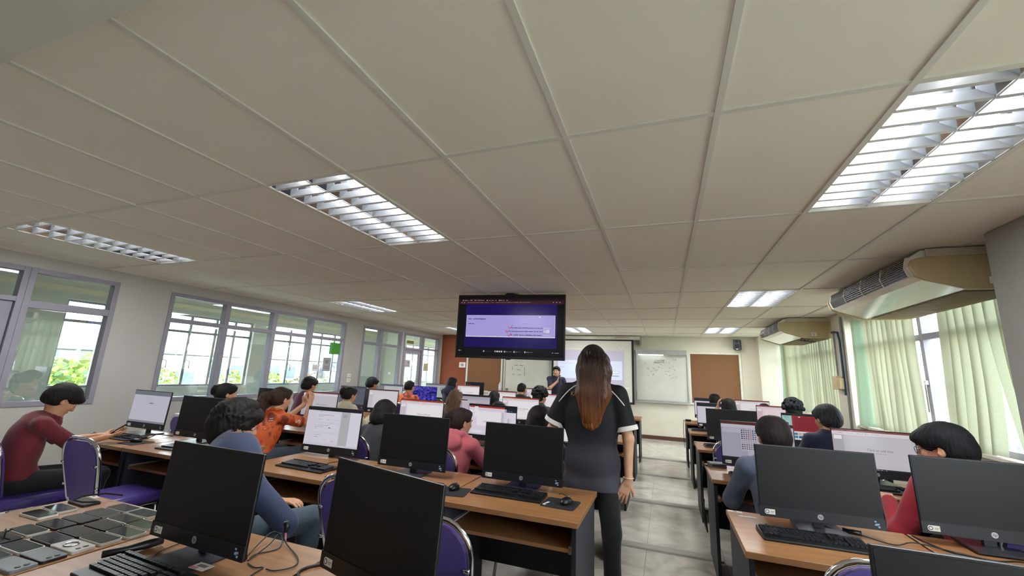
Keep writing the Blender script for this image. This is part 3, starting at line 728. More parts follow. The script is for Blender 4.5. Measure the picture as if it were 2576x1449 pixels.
# projection screen
t = thing('projection_screen', (0, YF - .22, 0), 0, 'pulled-down projection screen with black border showing a pale lilac slide', 'screen')
b_ = MB(); b_.color('#c4c3b8'); b_.quad((-2.72, 0, .82), (-.75, 0, .82), (-.75, 0, 2.32), (-2.72, 0, 2.32))
def pq(x0, x1, z0, z1, c, d=.0015): b_.color(c); b_.quad((x0, -d, z0), (x1, -d, z0), (x1, -d, z1), (x0, -d, z1))
pq(-2.66, -.93, 1.00, 2.05, '#b9b3c6'); pq(-2.66, -.93, 1.03, 1.10, '#c8c6c6', .002)
pq(-2.60, -.98, 1.34, 1.80, '#cfd8ee', .002); pq(-2.55, -2.2, 1.715, 1.72, '#8d93a8', .003); pq(-2.55, -2.42, 1.615, 1.622, '#8d93a8', .003)
pq(-1.30, -1.05, 1.50, 1.56, '#a3aabc', .003); pq(-1.29, -1.06, 1.51, 1.553, '#dfe4ef', .0035); pq(-1.26, -1.06, 1.42, 1.45, '#a3aabc', .003); pq(-1.30, -1.27, 1.74, 1.77, '#f2f2ee', .003)
for i in range(9): pq(-2.6 + i * .07, -2.56 + i * .07, 2.09, 2.10, '#e6e3da', .002)
for i in range(4): pq(-1.05 + i * .05, -1.03 + i * .05, 2.13 - .04 * (i % 2), 2.14 - .04 * (i % 2), '#efece2', .002)
pq(-.92, -.80, 1.155, 1.165, '#f0eee6', .002)
b_.build('screen_fabric', vcol_mat('projected_screen', .8, .06), t, cols=True)  # projected slide painted into the fabric colours, plus a faint glow
fr = MB()
for q in ((-2.77, -2.72, .78, 2.33), (-.75, -.70, .78, 2.33), (-2.77, -.70, .78, .83), (-2.77, -.70, 2.30, 2.33)): fr.box(q[0], q[1], -.004, .004, q[2], q[3])
fr.build('black_border', BLACKLAM, t)
MB().box(-2.95, -.55, -.05, .07, 2.335, 2.415).build('case', mat('screen_case_cream', '#d5d0be', .4), t, bevel=.01)
MB().box(-1.15, -.8, -.053, -.05, 2.38, 2.39).build('case_label', mat('case_label_brown', '#8d6a5a', .6), t)
MB().box(-.56, -.53, .0, .2, 2.21, 2.42).build('bracket', mat('bracket_grey', '#8c8c84', .5), t)
# loudspeaker
t = thing('loudspeaker', (1.62, YF - .02, 2.25), -.25, 'small black loudspeaker high on the front wall, above the right pinboard', 'speaker')
MB().prism([(-.075, .12), (.075, .12), (.08, -.09), (.055, -.12), (-.055, -.12), (-.08, -.09)], 'y', -.18, -.03).build('cabinet', BLACKP, t, bevel=.01)
g = MB(); g.cyl((0, -.182, -.03), (0, -.187, -.03), .052, 20); g.cyl((0, -.182, .07), (0, -.187, .07), .025, 16); g.build('speaker_cone', mat('cone_dark', '#1e2023', .6), t)
MB().box(-.02, .02, -.185, -.18, -.105, -.09).build('badge', ALU, t)
MB().box(-.03, .03, -.04, .02, -.03, .03).build('bracket', BLACKP, t)
# switch by the panel
t = thing('power_outlet', (-5.46, YF - .035, 1.575), 0, 'white outlet plate on the terracotta panel beside the left pinboard', 'outlet')
MB().box(-.10, .10, -.02, .0, -.075, .075).build('plate', WHITEP, t, bevel=.004); MB().box(-.045, .045, -.024, -.02, -.04, .04).build('insert', mat('insert_grey', '#a3a29c', .5), t); MB().box(.0, .02, -.028, -.024, -.012, .012).build('rocker', BLACKP, t)

# ================================================================== HANGING TELEVISION
tv = thing('television', (-1.86, 4.94, 2.0), .10, 'large black television hung from the ceiling showing a blue page with a lilac box', 'television')
W2, H2 = .72, .415
MB().box(-W2, W2, 0, .045, -H2, H2).build('casing', BLACKP, tv, bevel=.004)
MB().box(-.3, .3, .045, .085, -.25, .2).build('rear_housing', BLACKP, tv, bevel=.01)
MB().box(-.05, .05, -.01, .03, H2, H2 + .018).build('sensor_bump', BLACKP, tv)
MB().box(-.03, .03, -.006, .02, -H2 - .01, -H2).build('logo_bump', BLACKP, tv)
f = MB(); f.cyl((0, .11, .2), (0, .11, .46), .03); f.box(-.15, .15, .085, .12, -.1, .25); f.box(-.09, .09, .06, .19, .427, .433); f.build('ceiling_mount', BLACKP, tv)
def scr_items(items, x0, z0, w_, h_, y=-.001, b=None):
    """flat screen content in the picture area: (u0,v0,u1,v1,colour,layer) with u right, v up in 0..1"""
    b = b or MB()
    for it in items:
        if it[0] == 'T':
            _, u, v, s, c, body = it[:6]; al = it[6] if len(it) > 6 else 'l'
            vs, fs, wd = text_mesh(body, s)
            ox = x0 + u * w_ - (wd / 2 if al == 'c' else 0)
            b.color(c); b.add([(ox + p[0], y - .0018, z0 + v * h_ + p[1]) for p in vs], fs)
        else:
            u0, v0, u1, v1, c, L = it; b.color(c); d = y - L * .0003
            b.quad((x0 + u0 * w_, d, z0 + v0 * h_), (x0 + u1 * w_, d, z0 + v0 * h_), (x0 + u1 * w_, d, z0 + v1 * h_), (x0 + u0 * w_, d, z0 + v1 * h_))
    return b
def scrib(u, v, L, h, c, L_=4, seed=0, dens=.75):
    """a line of small unreadable writing"""
    r = random.Random(seed); o = []; x = u
    while x < u + L:
        w_ = r.uniform(.3, 1.2) * h * .45
        if r.random() < dens: o.append((x, v + r.uniform(0, h * .15), x + w_, v + h * r.uniform(.6, 1.0), c, L_))
        x += w_ + h * .10
    return o
I = [(0, 0, 1, 1, '#050507', 0), (0, .87, 1, 1, '#0a0508', 1), (0.0, .855, 1, .915, '#3a1c26', 2), (.0, .915, 1, .95, '#1c0d13', 2), (.10, .935, .2, .95, '#3a1c26', 2.5), (.07, .14, .94, .855, '#180a5c', 2), (.08, .31, .925, .672, '#e6e2ee', 3), (.083, .325, .921, .668, '#b2a8ec', 4)]
I += [(.0, .14, .07, .855, '#07080c', 2), (.0, 0.03, 1, .14, '#06060b', 2)]
for k, x in enumerate((.03, .15, .27, .39)): I += [(x, .918, x + .01, .93, '#d7cdd2', 5)] + scrib(x + .014, .919, .08, .011, '#b8a7ae', 5, k)
I += scrib(.08, .882, .62, .009, '#a48f98', 5, 9) + [(x, .878, x + .008, .892, '#b8a7ae', 5) for x in (.02, .045, .9, .93, .96)]
I += scrib(.10, .60, .17, .02, '#2a2350', 6, 11, .9) + scrib(.10, .52, .058, .018, '#2a2350', 6, 12, .95) + [(.10, .576, .9, .5775, '#a096d4', 6)]
I += scrib(.52, .457, .29, .018, '#2d2558', 6, 13, .9) + scrib(.50, .402, .31, .018, '#2d2558', 6, 14, .9) + scrib(.51, .342, .30, .018, '#2d2558', 6, 15, .9) + scrib(.63, .53, .06, .009, '#8278b8', 6, 16)
I += [(.82, .455, .885, .475, '#c8c2ee', 6), (.815, .382, .88, .448, '#7c74a8', 6), (.818, .386, .877, .445, '#dcd8f6', 7), (.822, .34, .885, .36, '#c3bce8', 6)] + scrib(.825, .425, .012, .012, '#2d2558', 8, 1, 1) + scrib(.825, .395, .014, .012, '#2d2558', 8, 2, 1)
I += [(.775, .635, .79, .655, '#f3f0fb', 6)]
for k, x in enumerate((.26, .37, .39, .41, .43)): I += [(x, .065, x + .013, .09, ['#7fc4e8', '#e0a090', '#dfe6ef', '#d0d0d8', '#d8d8e0'][k], 5)]
for k, x in enumerate((.46, .55, .65)): I += [(x, .065, x + .011, .09, '#c9c4d4', 5)] + scrib(x + .016, .072, .06, .01, '#a9a4b4', 5, 30 + k)
I += [(.28, .068, .345, .088, '#23222c', 4), (.02, .07, .03, .09, '#d88a70', 5), (.035, .07, .045, .09, '#6a6a72', 5)] + scrib(.9, .07, .07, .012, '#c4c0cc', 5, 77)
b_ = scr_items(I, -.70, -.385, 1.40, .785)
b_.color('#c8504a')
def stroke(b, pts, w_, x0, z0, W, H, y=-.0035):
    for (u0, v0), (u1, v1) in zip(pts[:-1], pts[1:]):
        a = Vector((x0 + u0 * W, y, z0 + v0 * H)); c = Vector((x0 + u1 * W, y, z0 + v1 * H)); d = (c - a).normalized(); nn = Vector((-d.z, 0, d.x)) * w_
        b.add([tuple(a - nn), tuple(c - nn), tuple(c + nn), tuple(a + nn)], [(0, 1, 2, 3)])
for p in ([(.49, .49), (.505, .455), (.535, .515)], [(.465, .425), (.495, .39)], [(.468, .39), (.50, .42)], [(.487, .36), (.50, .325), (.522, .385)]): stroke(b_, p, .0035, -.70, -.385, 1.40, .785)
b_.build('screen', SCR, tv, cols=True)

# ================================================================== ALL-IN-ONE COMPUTERS
MW, MH, TILT = .528, .345, .06
PX0, PZ0, PW, PH = -.258, .053, .516, .286
def ppt(top='#8c2f22', title='Click to add title', bg='#e9e2e6', slide='#f3eef0', winbtn=True, dark=False, side='#d3c9d2'):
    I = [(0, 0, 1, 1, bg, 0), (0, .95, 1, 1, top, 1), (0, .86, 1, .95, '#e3dbe0', 1), (0, .05, .14, .86, side, 1), (.02, .74, .12, .84, '#f4f0f3', 2), (.18, .12, .96, .83, slide, 2), (0, 0, 1, .045, '#26242c', 2)]
    I += scrib(.02, .962, .25, .018, '#d8a8a0', 3, 5) + scrib(.03, .90, .6, .02, '#a59ca4', 3, 6, .5) + scrib(.42, .012, .2, .02, '#a8b0c0', 3, 7, .6)
    if title: I += [('T', .57, .48, .024, '#7a7478', title, 'c')] + scrib(.5, .42, .14, .018, '#9c959a', 4, 8, .8)
    return I
def content(kind):
    if kind == 'ppt': return ppt()
    if kind == 'ppt_red': return ppt(top='#b8452e', bg='#f0e8ee', slide='#f8f2f6')
    if kind == 'ppt_dim': return ppt(top='#8a4a46', bg='#c9c4cd', slide='#cdc8d1', side='#b5b1ba')
    if kind == 'ppt_pink': return ppt(top='#9a4038', bg='#ecd6da', slide='#f2dde0', title='Click to add title', side='#dcbfc6')
    if kind == 'ppt_plain': return ppt(top='#6a3a34', bg='#dcd3dc', slide='#e2dae2', title=None) + scrib(.5, .5, .12, .025, '#9a929a', 4, 3, .9)
    if kind == 'ppt_two':
        I = [(0, 0, 1, 1, '#e9e0ee', 0), (0, .93, 1, 1, '#15151c', 1), (.02, .90, .76, .955, '#b03a2a', 2), (.76, .80, 1, .93, '#1c2530', 2), (.0, .05, .8, .9, '#e6dcea', 2), (.02, .72, .09, .80, '#f6f2f8', 3), (.12, .74, .2, .93, '#f4eff6', 3), (.12, .58, .23, .72, '#f2edf4', 3), (.18, .3, .7, .78, '#f4eef6', 3), (.7, .1, .75, .78, '#cfc6d6', 3), (.1, .05, .3, .14, '#f2ecf4', 3), (.83, .4, .87, .6, '#c9c2d4', 3), (0, 0, 1, .05, '#d8d2e0', 3)]
        return I + [('T', .47, .42, .022, '#7f7880', 'Click to add title', 'c')] + scrib(.41, .365, .12, .016, '#9c959a', 5, 8, .8) + scrib(.22, .84, .5, .02, '#b0a8b4', 4, 2, .4) + scrib(.8, .84, .12, .018, '#a8b8c4', 4, 3)
    if kind == 'form':
        I = [(0, 0, 1, 1, '#dcd8e4', 0), (0, .92, 1, 1, '#17181b', 1), (.64, .05, .80, .92, '#bdbabf', 1), (.80, .05, 1, .92, '#e2deeb', 1), (0, 0, 1, .05, '#d4d0dc', 2)]
        for k, (a, b2) in enumerate(((.62, .88), (.36, .58), (.08, .32))): I += [(.16, a, .63, b2, '#c9c5d0', 2), (.163, a + .004, .627, b2 - .004, '#e0dce8', 3)]
        for k, (u, v, L) in enumerate(((.2, .80, .3), (.2, .76, .1), (.2, .68, .09), (.38, .68, .06), (.52, .68, .07), (.17, .525, .25), (.17, .48, .16), (.17, .44, .05), (.17, .265, .14), (.19, .21, .06), (.36, .16, .05), (.5, .12, .06), (.22, .89, .06), (.67, .85, .06), (.67, .82, .09), (.67, .79, .07))): I += scrib(u, v, L, .014, '#8e8a98' if k % 3 else '#5a5664', 5, 40 + k, .85)
        return I + [(.43, .465, .47, .485, '#5a5664', 5)]
    if kind == 'page':
        I = [(0, 0, 1, 1, '#c6c2d2', 0), (0, .87, 1, 1, '#73777f', 1), (0, 0, 1, .06, '#8a8898', 1), (.47, .60, .58, .635, '#7a7688', 2)]
        for k in range(5): I += scrib(.36, .78 - k * .05, .25, .014, '#a7a3b4', 3, 60 + k, .6)
        return I
    if kind == 'grey_desktop':
        return [(0, 0, 1, 1, '#5d626e', 0), (0, .93, 1, 1, '#4a4f5a', 1)] + [(.02, .88 - i * .06, .05, .91 - i * .06, '#9aa0aa', 2) for i in range(2)] + [(0, 0, 1, .05, '#3c414a', 2)]
    if kind == 'browser_grey':
        return [(0, 0, 1, 1, '#b9bcc0', 0), (0, .9, 1, 1, '#60656e', 1), (.0, .05, .18, .9, '#7d838c', 1), (.16, .05, .18, .9, '#8d5850', 2), (.18, .05, 1, .88, '#c4c5c6', 1), (0, 0, 1, .06, '#3d4a86', 2)] + scrib(.05, .8, .08, .02, '#b4b8be', 3, 1)
    if kind == 'two_grey':
        return [(0, 0, 1, 1, '#b4b6ba', 0), (0, .88, 1, 1, '#83878c', 1), (0, .93, 1, .97, '#5a5e64', 2), (.7, .5, .95, .8, '#9fa2a8', 2)] + scrib(.7, .7, .12, .03, '#7c8088', 3, 2)
    if kind == 'doc_lilac':
        return [(0, 0, 1, 1, '#bfb6c4', 0), (0, .93, 1, 1, '#23242a', 1), (0, .8, 1, .93, '#b3aab8', 1), (.10, .72, .35, .77, '#4e3f48', 3), (.1, .3, .62, .72, '#c9c0cc', 2), (.12, .4, .2, .6, '#a89cb0', 3)] + scrib(.05, .86, .6, .02, '#8f8694', 4, 3, .5)
    if kind == 'list_dark':
        I = [(0, 0, 1, 1, '#d8d2de', 0), (0, .83, 1, 1, '#23252b', 1), (0, 0, 1, .03, '#c4bfcc', 1)]
        for k in range(10): I += scrib(.28, .72 - k * .07, .14 + .02 * (k % 3), .012, '#9088a4', 3, 80 + k, .7)
        return I
    if kind == 'palette':
        I = [(0, 0, 1, 1, '#b3afbf', 0), (0, .93, 1, 1, '#5c2622', 1), (0, .84, 1, .93, '#c4c0cc', 1), (.0, .05, .36, .84, '#a7a3b4', 1), (.02, .70, .28, .83, '#b9b5c4', 2), (.36, .05, 1, .34, '#b9b5c4', 2), (.275, .23, .50, .80, '#bcb8c6', 3), (0, 0, 1, .045, '#24222a', 2)]
        cols = ['#1a1420', '#44506c', '#7a4a50', '#7a4c54', '#9a7470', '#2a3a6c', '#5a5c66']
        for j in range(10):
            for i in range(7):
                c = cols[i] if j not in (5, 6) else '#9c98a6'
                if j > 6: c = ['#3a3448', '#5a5870', '#6a5258', '#6a5460', '#8a7078', '#3a3460', '#54566a'][i]
                x, z = .285 + i * .031, .76 - j * .055; I.append((x, z, x + .018, z + .034, c, 4))
        return I + [('T', .72, .36, .026, '#6c6876', 'Click to add title', 'c')]
    if kind == 'maze':
        I = [(0, 0, 1, 1, '#e4dfe8', 0), (0, .93, 1, 1, '#1f2b27', 1), (.0, .3, .18, .93, '#9ccfc8', 1), (.04, .5, .13, .72, '#c7d8dc', 2), (.055, .52, .115, .68, '#3c3440', 3), (.18, .36, 1, .93, '#a32a34', 1), (.22, .40, .86, .89, '#7d1f28', 2), (0, 0, 1, .05, '#26242c', 3)]
        r = random.Random(8); nx_, nz_ = 24, 14; x0, z0, w_, h_ = .22, .40, .64, .49
        for i in range(nx_):
            for j in range(nz_):
                a, c = x0 + i * w_ / nx_, z0 + j * h_ / nz_
                if r.random() < .5: I.append((a, c, a + w_ / nx_, c + .006, '#b8434a', 3))
                else: I.append((a, c, a + .0035, c + h_ / nz_, '#b8434a', 3))
        I += [(.30, .87, .34, .91, '#f0c8b8', 4), (.74, .52, .77, .55, '#e8c8b0', 4)]
        for j in range(2):
            for i in range(9):
                x, z = .2 + i * .08, .22 - j * .11; I.append((x, z, x + .065, z + .085, r.choice(['#4a6a4c', '#6a5a44', '#4c8a96', '#c4d0d8', '#3c5a8c', '#c8b89c', '#7aa08c']), 3))
        return I + scrib(.03, .86, .09, .03, '#4c5458', 4, 2, .9)
    if kind == 'dark_edge': return [(0, 0, 1, 1, '#08080a', 0), (0, .96, 1, 1, '#0c0c10', 1)]
    return [(0, 0, 1, 1, '#101113', 0)]
def swirl_mat():
    M = bpy.data.materials.new('blue_violet_wallpaper'); M.use_nodes = True; MATS['wallpaper'] = M; n = M.node_tree; b = n.nodes['Principled BSDF']
    t = n.nodes.new('ShaderNodeTexCoord'); mp = n.nodes.new('ShaderNodeMapping'); mp.inputs['Scale'].default_value = (5, 1, 9); wv = n.nodes.new('ShaderNodeTexNoise'); wv.inputs['Scale'].default_value = 1.0; wv.inputs['Distortion'].default_value = 3.0; wv.inputs['Detail'].default_value = 1
    r = n.nodes.new('ShaderNodeValToRGB'); e = r.color_ramp.elements; e[0].color = lin('#0a0c4a'); e[1].color = lin('#b48cf0'); e[1].position = 1.0
    for p, c in ((.40, '#0c0e5a'), (.50, '#1c24a8'), (.53, '#8a70e8'), (.56, '#2028b0'), (.66, '#3a1c90'), (.69, '#9a60e0'), (.72, '#2a1878')): x = e.new(p); x.color = lin(c)
    n.links.new(t.outputs['Object'], mp.inputs[0]); n.links.new(mp.outputs[0], wv.inputs['Vector']); n.links.new(wv.outputs['Fac'], r.inputs[0]); n.links.new(r.outputs[0], b.inputs['Emission Color']); b.inputs['Emission Strength'].default_value = SCREEN_STRENGTH
    b.inputs['Base Color'].default_value = (0, 0, 0, 1); b.inputs['Roughness'].default_value = .3; return M
# shared meshes (local origin: centre of the panel's lower edge, face looks towards -y)
def monitor_meshes():
    c = MB(); c.box(-MW / 2, MW / 2, 0, .012, 0, MH); c.prism([(.012, .02), (.045, .05), (.05, .2), (.012, .32)], 'x', -.2, .2)
    casing = c.mesh('casing', BLACKP)
    fr = MB(); fr.box(-MW / 2, MW / 2, -.0035, .0, 0, .050); chin = fr.mesh('chin', mat('chin_black', '#15171b', .42, var=.1))
    st = MB(); st.mat(0).prism([(-.028, .0), (.028, .0), (.028, .16), (-.028, .16)], 'y', .03, .048)
    lg = MB(); lg.mat(0).prism([(.0125 * math.cos(i * PI / 12), .026 + .0125 * math.sin(i * PI / 12)) for i in range(24)], 'y', -.0044, -.0035)
    vs, fs, wd = text_mesh('hp', .017, .25); lg.mat(1).add([(p[0] - wd / 2, -.0048, .022 + p[1]) for p in vs], [tuple(q) for q in fs])
    lg = lg.mesh('round_logo', [mat('logo_silver', '#b9bcc0', .3, .5), BLACKP])
    sk = MB(); sk.mat(0).prism([(-.242, .018), (-.236, .012), (-.196, .012), (-.196, .036), (-.236, .036), (-.242, .030)], 'y', -.0044, -.0035)
    sk.mat(1).prism([(-.231 + .009 * math.cos(i * PI / 8), .024 + .009 * math.sin(i * PI / 8)) for i in range(16)], 'y', -.0048, -.0044)
    sk.mat(0).prism([(-.231 + .0055 * math.cos(i * PI / 8), .024 + .0055 * math.sin(i * PI / 8)) for i in range(16)], 'y', -.005, -.0048)
    sk.mat(2).box(-.217, -.200, -.0048, -.0044, .024, .027); sk.mat(2).box(-.217, -.203, -.0048, -.0044, .019, .021)
    sk = sk.mesh('asset_sticker', [PAPER, mat('emblem_blue', '#4a5a68', .5), mat('sticker_orange', '#b89a6a', .6)])
    sp = MB(); 
    for (x, z, a) in ((.224, .036, .004), (.232, .025, .007), (.226, .022, .006), (.236, .014, .004)): sp.box(x - a, x + a, -.0044, -.0035, z - .003, z + .003)
    sp = sp.mesh('spec_sticker', mat('spec_blue', '#8fa6c4', .4))
    off = MB(); off.box(PX0, PX0 + PW, -.0015, 0, PZ0, PZ0 + PH); off = off.mesh('screen', BLACKS)
    return casing, chin, lg, sk, sp, off
MM = monitor_meshes()
def stand_mesh(h):
    s = MB(); s.box(-.022, .022, .035, .055, -h + .008, .14); s.prism([(-.11, -.075), (.11, -.075), (.10, .125), (-.10, .125)], 'z', -h, -h + .009)
    return s.mesh('stand', mat('stand_dark', '#2a2c30', .35, var=.05))
DESK = .71
ST = stand_mesh(.04)
def monitor(x, y, z, yaw, kind, label, stickers=True, group='all-in-one computers on the desks', name='all_in_one_computer', desk=DESK):
    t = thing(name, (x, y, desk), yaw, label, 'computer', group); tt = Matrix.Rotation(-TILT, 4, 'X'); tt.translation = Vector((0, 0, z - desk))
    def pt(n_, me, bevel=0):
        o = put(n_, me, t, None, bevel); o.matrix_local = tt; return o
    pt('casing', MM[0], .003); pt('chin', MM[1])
    if kind == 'off': pt('screen', MM[5])
    elif kind == 'wallpaper':
        o = pt('screen', MB().box(PX0, PX0 + PW, -.0015, 0, PZ0, PZ0 + PH).mesh('screen', MATS.get('wallpaper') or swirl_mat()))
    else: pt('screen', scr_items(content(kind), PX0, PZ0, PW, PH, -.0005).mesh('screen', SCR, cols=True))
    pt('round_logo', MM[2])
    if stickers: pt('asset_sticker', MM[3]); pt('spec_sticker', MM[4])
    s = put('stand', ST if abs(z - desk - .04) < .012 else stand_mesh(z - desk), t, (0, 0, z - desk)); s.scale.z = 1.0
    return t
MONS = [
 # x, y, z, yaw deg, content, label
 (-1.636, 1.171, .747, -2.1, 'off', 'nearest switched-off black computer, right of the rows of phones'),
 (-.862, 1.176, .752, -15.4, 'off', 'switched-off black computer turned askew at the bottom centre of the picture'),
 (-2.491, 2.718, .74, 2.4, 'form', 'lit computer showing a form with a grey side column, right of the navy hoodie'),
 (-1.653, 2.587, .75, 1.2, 'off', 'switched-off black computer between the lit form screen and the standing woman'),
 (-.868, 2.629, .747, 1.1, 'off', 'switched-off black computer directly left of the standing woman'),
 (-4.62, 2.63, .762, 1.0, 'page', 'lit computer with a grey top bar by the left wall, beside the phone user'),
 (-3.86, 2.60, .75, 1.5, 'off', 'switched-off black computer behind the navy hoodie, right of the lit wall-side one'),
 (-4.68, 4.02, .75, 1.5, 'off', 'switched-off computer half hidden behind the ponytail of the orange-shirted woman'),
 (-3.98, 4.08, .745, 2.0, 'ppt_dim', 'lit computer in front of the clasped hands of the orange-shirted woman'),
 (-2.44, 3.92, .75, 1.0, 'ppt_red', 'lit computer with a red top bar right behind the switched-off centre-left one'),
 (-1.63, 3.93, .75, -1.8, 'ppt_two', 'lit computer with two overlapping windows, right of the pink hoodie'),
 (-.85, 3.95, .75, 0, 'ppt_red', 'lit computer mostly hidden behind the left arm of the standing woman'),
 (-4.80, 5.60, .75, -2.0, 'grey_desktop', 'computer with a plain dark grey desktop beside the woman with a bun in cream'),
 (-4.06, 5.42, .74, 1.8, 'ppt_plain', 'lit computer between the cream top and the dark bobbed hair'),
 (-2.53, 5.38, .75, 1.0, 'doc_lilac', 'lilac document screen right of the long light-brown hair'),
 (-1.84, 5.42, .75, -.5, 'ppt_red', 'large bright slide screen left of the curly-haired person'),
 (-5.07, 7.0, .75, 1.5, 'browser_grey', 'computer with grey browser page left of the short-haired orange shirt'),
 (-4.31, 7.0, .75, 1.0, 'wallpaper', 'computer with a blue and violet swirling wallpaper'),
 (-2.71, 6.95, .75, 1.5, 'ppt', 'lit computer behind the straight black hair and the short-haired man'),
 (-1.70, 6.85, .75, 0, 'ppt_red', 'bright slide screen between the curly hair and the arm of the standing woman'),
 (-4.792, 8.25, .764, 1.0, 'two_grey', 'grey screen by the far left wall, left of the dark navy hoodie'),
 (-3.993, 8.25, .765, 1.0, 'ppt_red', 'small bright slide screen right of the dark navy hoodie'),
 (-2.409, 8.25, .776, 1.0, 'ppt', 'far lit computer between the short-haired man and the presenter'),
 (.66, 1.15, .75, 0, 'off', 'switched-off black computer cut by the lower right edge of the picture'),
 (.70, 2.61, .757, 3.0, 'off', 'large switched-off black computer on the right desks, in front of the grey hoodie'),
 (1.39, 2.70, .757, 2.0, 'off', 'switched-off black computer at the right edge, in front of the red jacket'),
 (.687, 3.977, .756, -1.2, 'palette', 'lit computer showing rows of coloured icons'),
 (1.49, 4.08, .75, 0, 'ppt_dim', 'wide lit slide screen left of the person in glasses and red jacket'),
 (.701, 5.45, .760, 2.0, 'off', 'switched-off black computer standing behind the coloured icon screen'),
 (1.48, 5.55, .757, 0, 'maze', 'lit computer showing a dark red maze game'),
 (.70, 6.95, .752, 0, 'list_dark', 'computer with a dark top bar and a list, at the aisle on the right'),
 (1.50, 7.05, .757, 0, 'ppt_pink', 'pinkish slide screen left of the curly hair on the right'),
 (.744, 8.25, .771, 0, 'list_dark', 'far right-hand aisle computer with a dark top bar, in the front row'),
 (1.39, 8.25, .775, 0, 'ppt', 'far bright slide screen in the front row on the right'),
]
for (x, y, z, a, k, lb) in MONS: monitor(x, y, z, math.radians(a), k, lb)
monitor(-4.55, 9.75, .80, 0, 'dark_edge', 'dark computer on the teacher table, left of the water bottle', stickers=False, desk=.765)

# ================================================================== DESKS
def desk_meshes(w_, d=.62, h=DESK):
    top = MB().box(-w_ / 2, w_ / 2, 0, d, h - .028, h).mesh('desk_top', WOOD)
    sp = MB().box(0, .022, .03, d - .02, .0, h - .028).mesh('side_panel', DARKLAM)
    ed = MB().box(0, .022, .027, .03, .0, h - .028).mesh('front_edge', BLACKLAM)
    bp = MB().box(-w_ / 2 + .02, w_ / 2 - .02, d - .06, d - .045, .22, h - .028).mesh('back_panel', BLACKLAM)
    sh = MB().box(-w_ / 2 + .045, w_ / 2 - .045, .04, .42, h - .155, h - .137).mesh('keyboard_shelf', WOOD)
    rl = MB().box(0, .02, .05, .42, h - .165, h - .13).mesh('shelf_rail', mat('rail_white', '#b8b6b0', .5))
    return top, sp, ed, bp, sh, rl
_dm = {}
def desk(x0, x1, yfar, label, group='computer desks in rows', h=DESK):
    w_ = round(x1 - x0 - .004, 3)
    if (w_, h) not in _dm: _dm[(w_, h)] = desk_meshes(w_, h=h)
    T_ = _dm[(w_, h)]
    t = thing('computer_desk', ((x0 + x1) / 2, yfar - .62, 0), 0, label, 'desk', group)
    put('desk_top', T_[0], t, bevel=.003)
    for s_ in (-1, 1):
        p = put('side_panel', T_[1], t, (s_ * (w_ / 2 - .025) - (.0 if s_ < 0 else .0) - (.011), 0, 0)); put('edge_strip', T_[2], p)
    put('back_panel', T_[3], t); sh = put('keyboard_shelf', T_[4], t)
    for s_ in (-1, 1): put('shelf_rail', T_[5], sh, (s_ * (w_ / 2 - .046) - .01, 0, 0))
    return t
RY = [1.43, 2.81, 4.19, 5.59, 6.99, 8.39]
LB = [(-2.80, -2.01), (-2.0, -1.215), (-1.21, -.42)]
WBk = [(-4.88, -4.07), (-4.06, -3.25)]
RB = [(.30, 1.10), (1.11, 1.95)]
rn = ['row nearest the camera', 'second row from the camera', 'third row from the camera', 'fourth row from the camera', 'fifth row from the camera', 'frontmost row']
cn = {'L': ['left', 'middle', 'aisle-side'], 'W': ['wall-side', 'inner'], 'R': ['aisle-side', 'window-side']}
bl = {'L': 'centre block', 'W': 'left wall block', 'R': 'right block'}
for r_, yf in enumerate(RY):
    for key, B in (('W', WBk), ('L', LB), ('R', RB)):
        if key == 'W' and r_ == 0: continue
        for k, (a, b_) in enumerate(B):
            dx = {2: 0, 3: -.40, 4: -.62, 5: -.50}.get(r_, 0) if key == 'W' else 0
            lb = '%s wooden computer desk of the %s, %s' % (cn[key][k], bl[key], rn[r_])
            if r_ == 0 and key == 'L': lb = ['wood-topped desk covered with rows of phones at the lower left', 'wood-topped desk carrying the nearest black computer and keyboard', 'wood-topped desk under the askew black computer at the bottom'][k]
            desk(a + dx, b_ + dx, yf, lb)
# table at the front for the teacher
t = thing('teacher_table', (-4.4, 9.4, 0), 0, 'table at the front near the left pinboard, mostly hidden by the computers', 'table')
MB().box(-.9, .9, 0, .75, .735, .765).build('table_top', WOOD, t, bevel=.003)
for sx_ in (-.85, .82): MB().box(sx_, sx_ + .03, .04, .7, 0, .735).build('side_panel', DARKLAM, t)
t = thing('lectern', (-3.98, 10.25, 0), 0, 'narrow dark stand by the left edge of the whiteboard carrying a water bottle', 'stand')
MB().box(-.3, .3, 0, .4, .90, .925).build('top', WOOD, t); MB().box(-.27, .27, .03, .37, 0, .90).build('body', DARKLAM, t)
t = thing('water_bottle', (-4.08, 10.32, .926), 0, 'clear plastic water bottle with white label in front of the left pinboard', 'bottle')
BOT = mat('bottle_plastic', '#c9d2d8', .15, spec=.8)
MB().lathe([(0, 0), (.032, 0), (.034, .02), (.034, .16), (.02, .195), (.013, .205), (.013, .215), (0, .215)]).build('bottle_body', BOT, t, smooth=True)
MB().lathe([(.0345, .06), (.0345, .12)]).build('label_band', PAPER, t, smooth=True); MB().lathe([(0, .212), (.015, .212), (.015, .232), (0, .232)]).build('cap', PAPER, t, smooth=True)
t = thing('plastic_cup', (-3.88, 10.32, .926), 0, 'pale plastic cup beside the water bottle', 'cup')
MB().lathe([(0, 0), (.03, 0), (.04, .1), (.042, .1)]).build('cup_body', BOT, t, smooth=True); MB().lathe([(.0425, .09), (.044, .095), (.0425, .102)]).build('rim', PAPER, t, smooth=True)

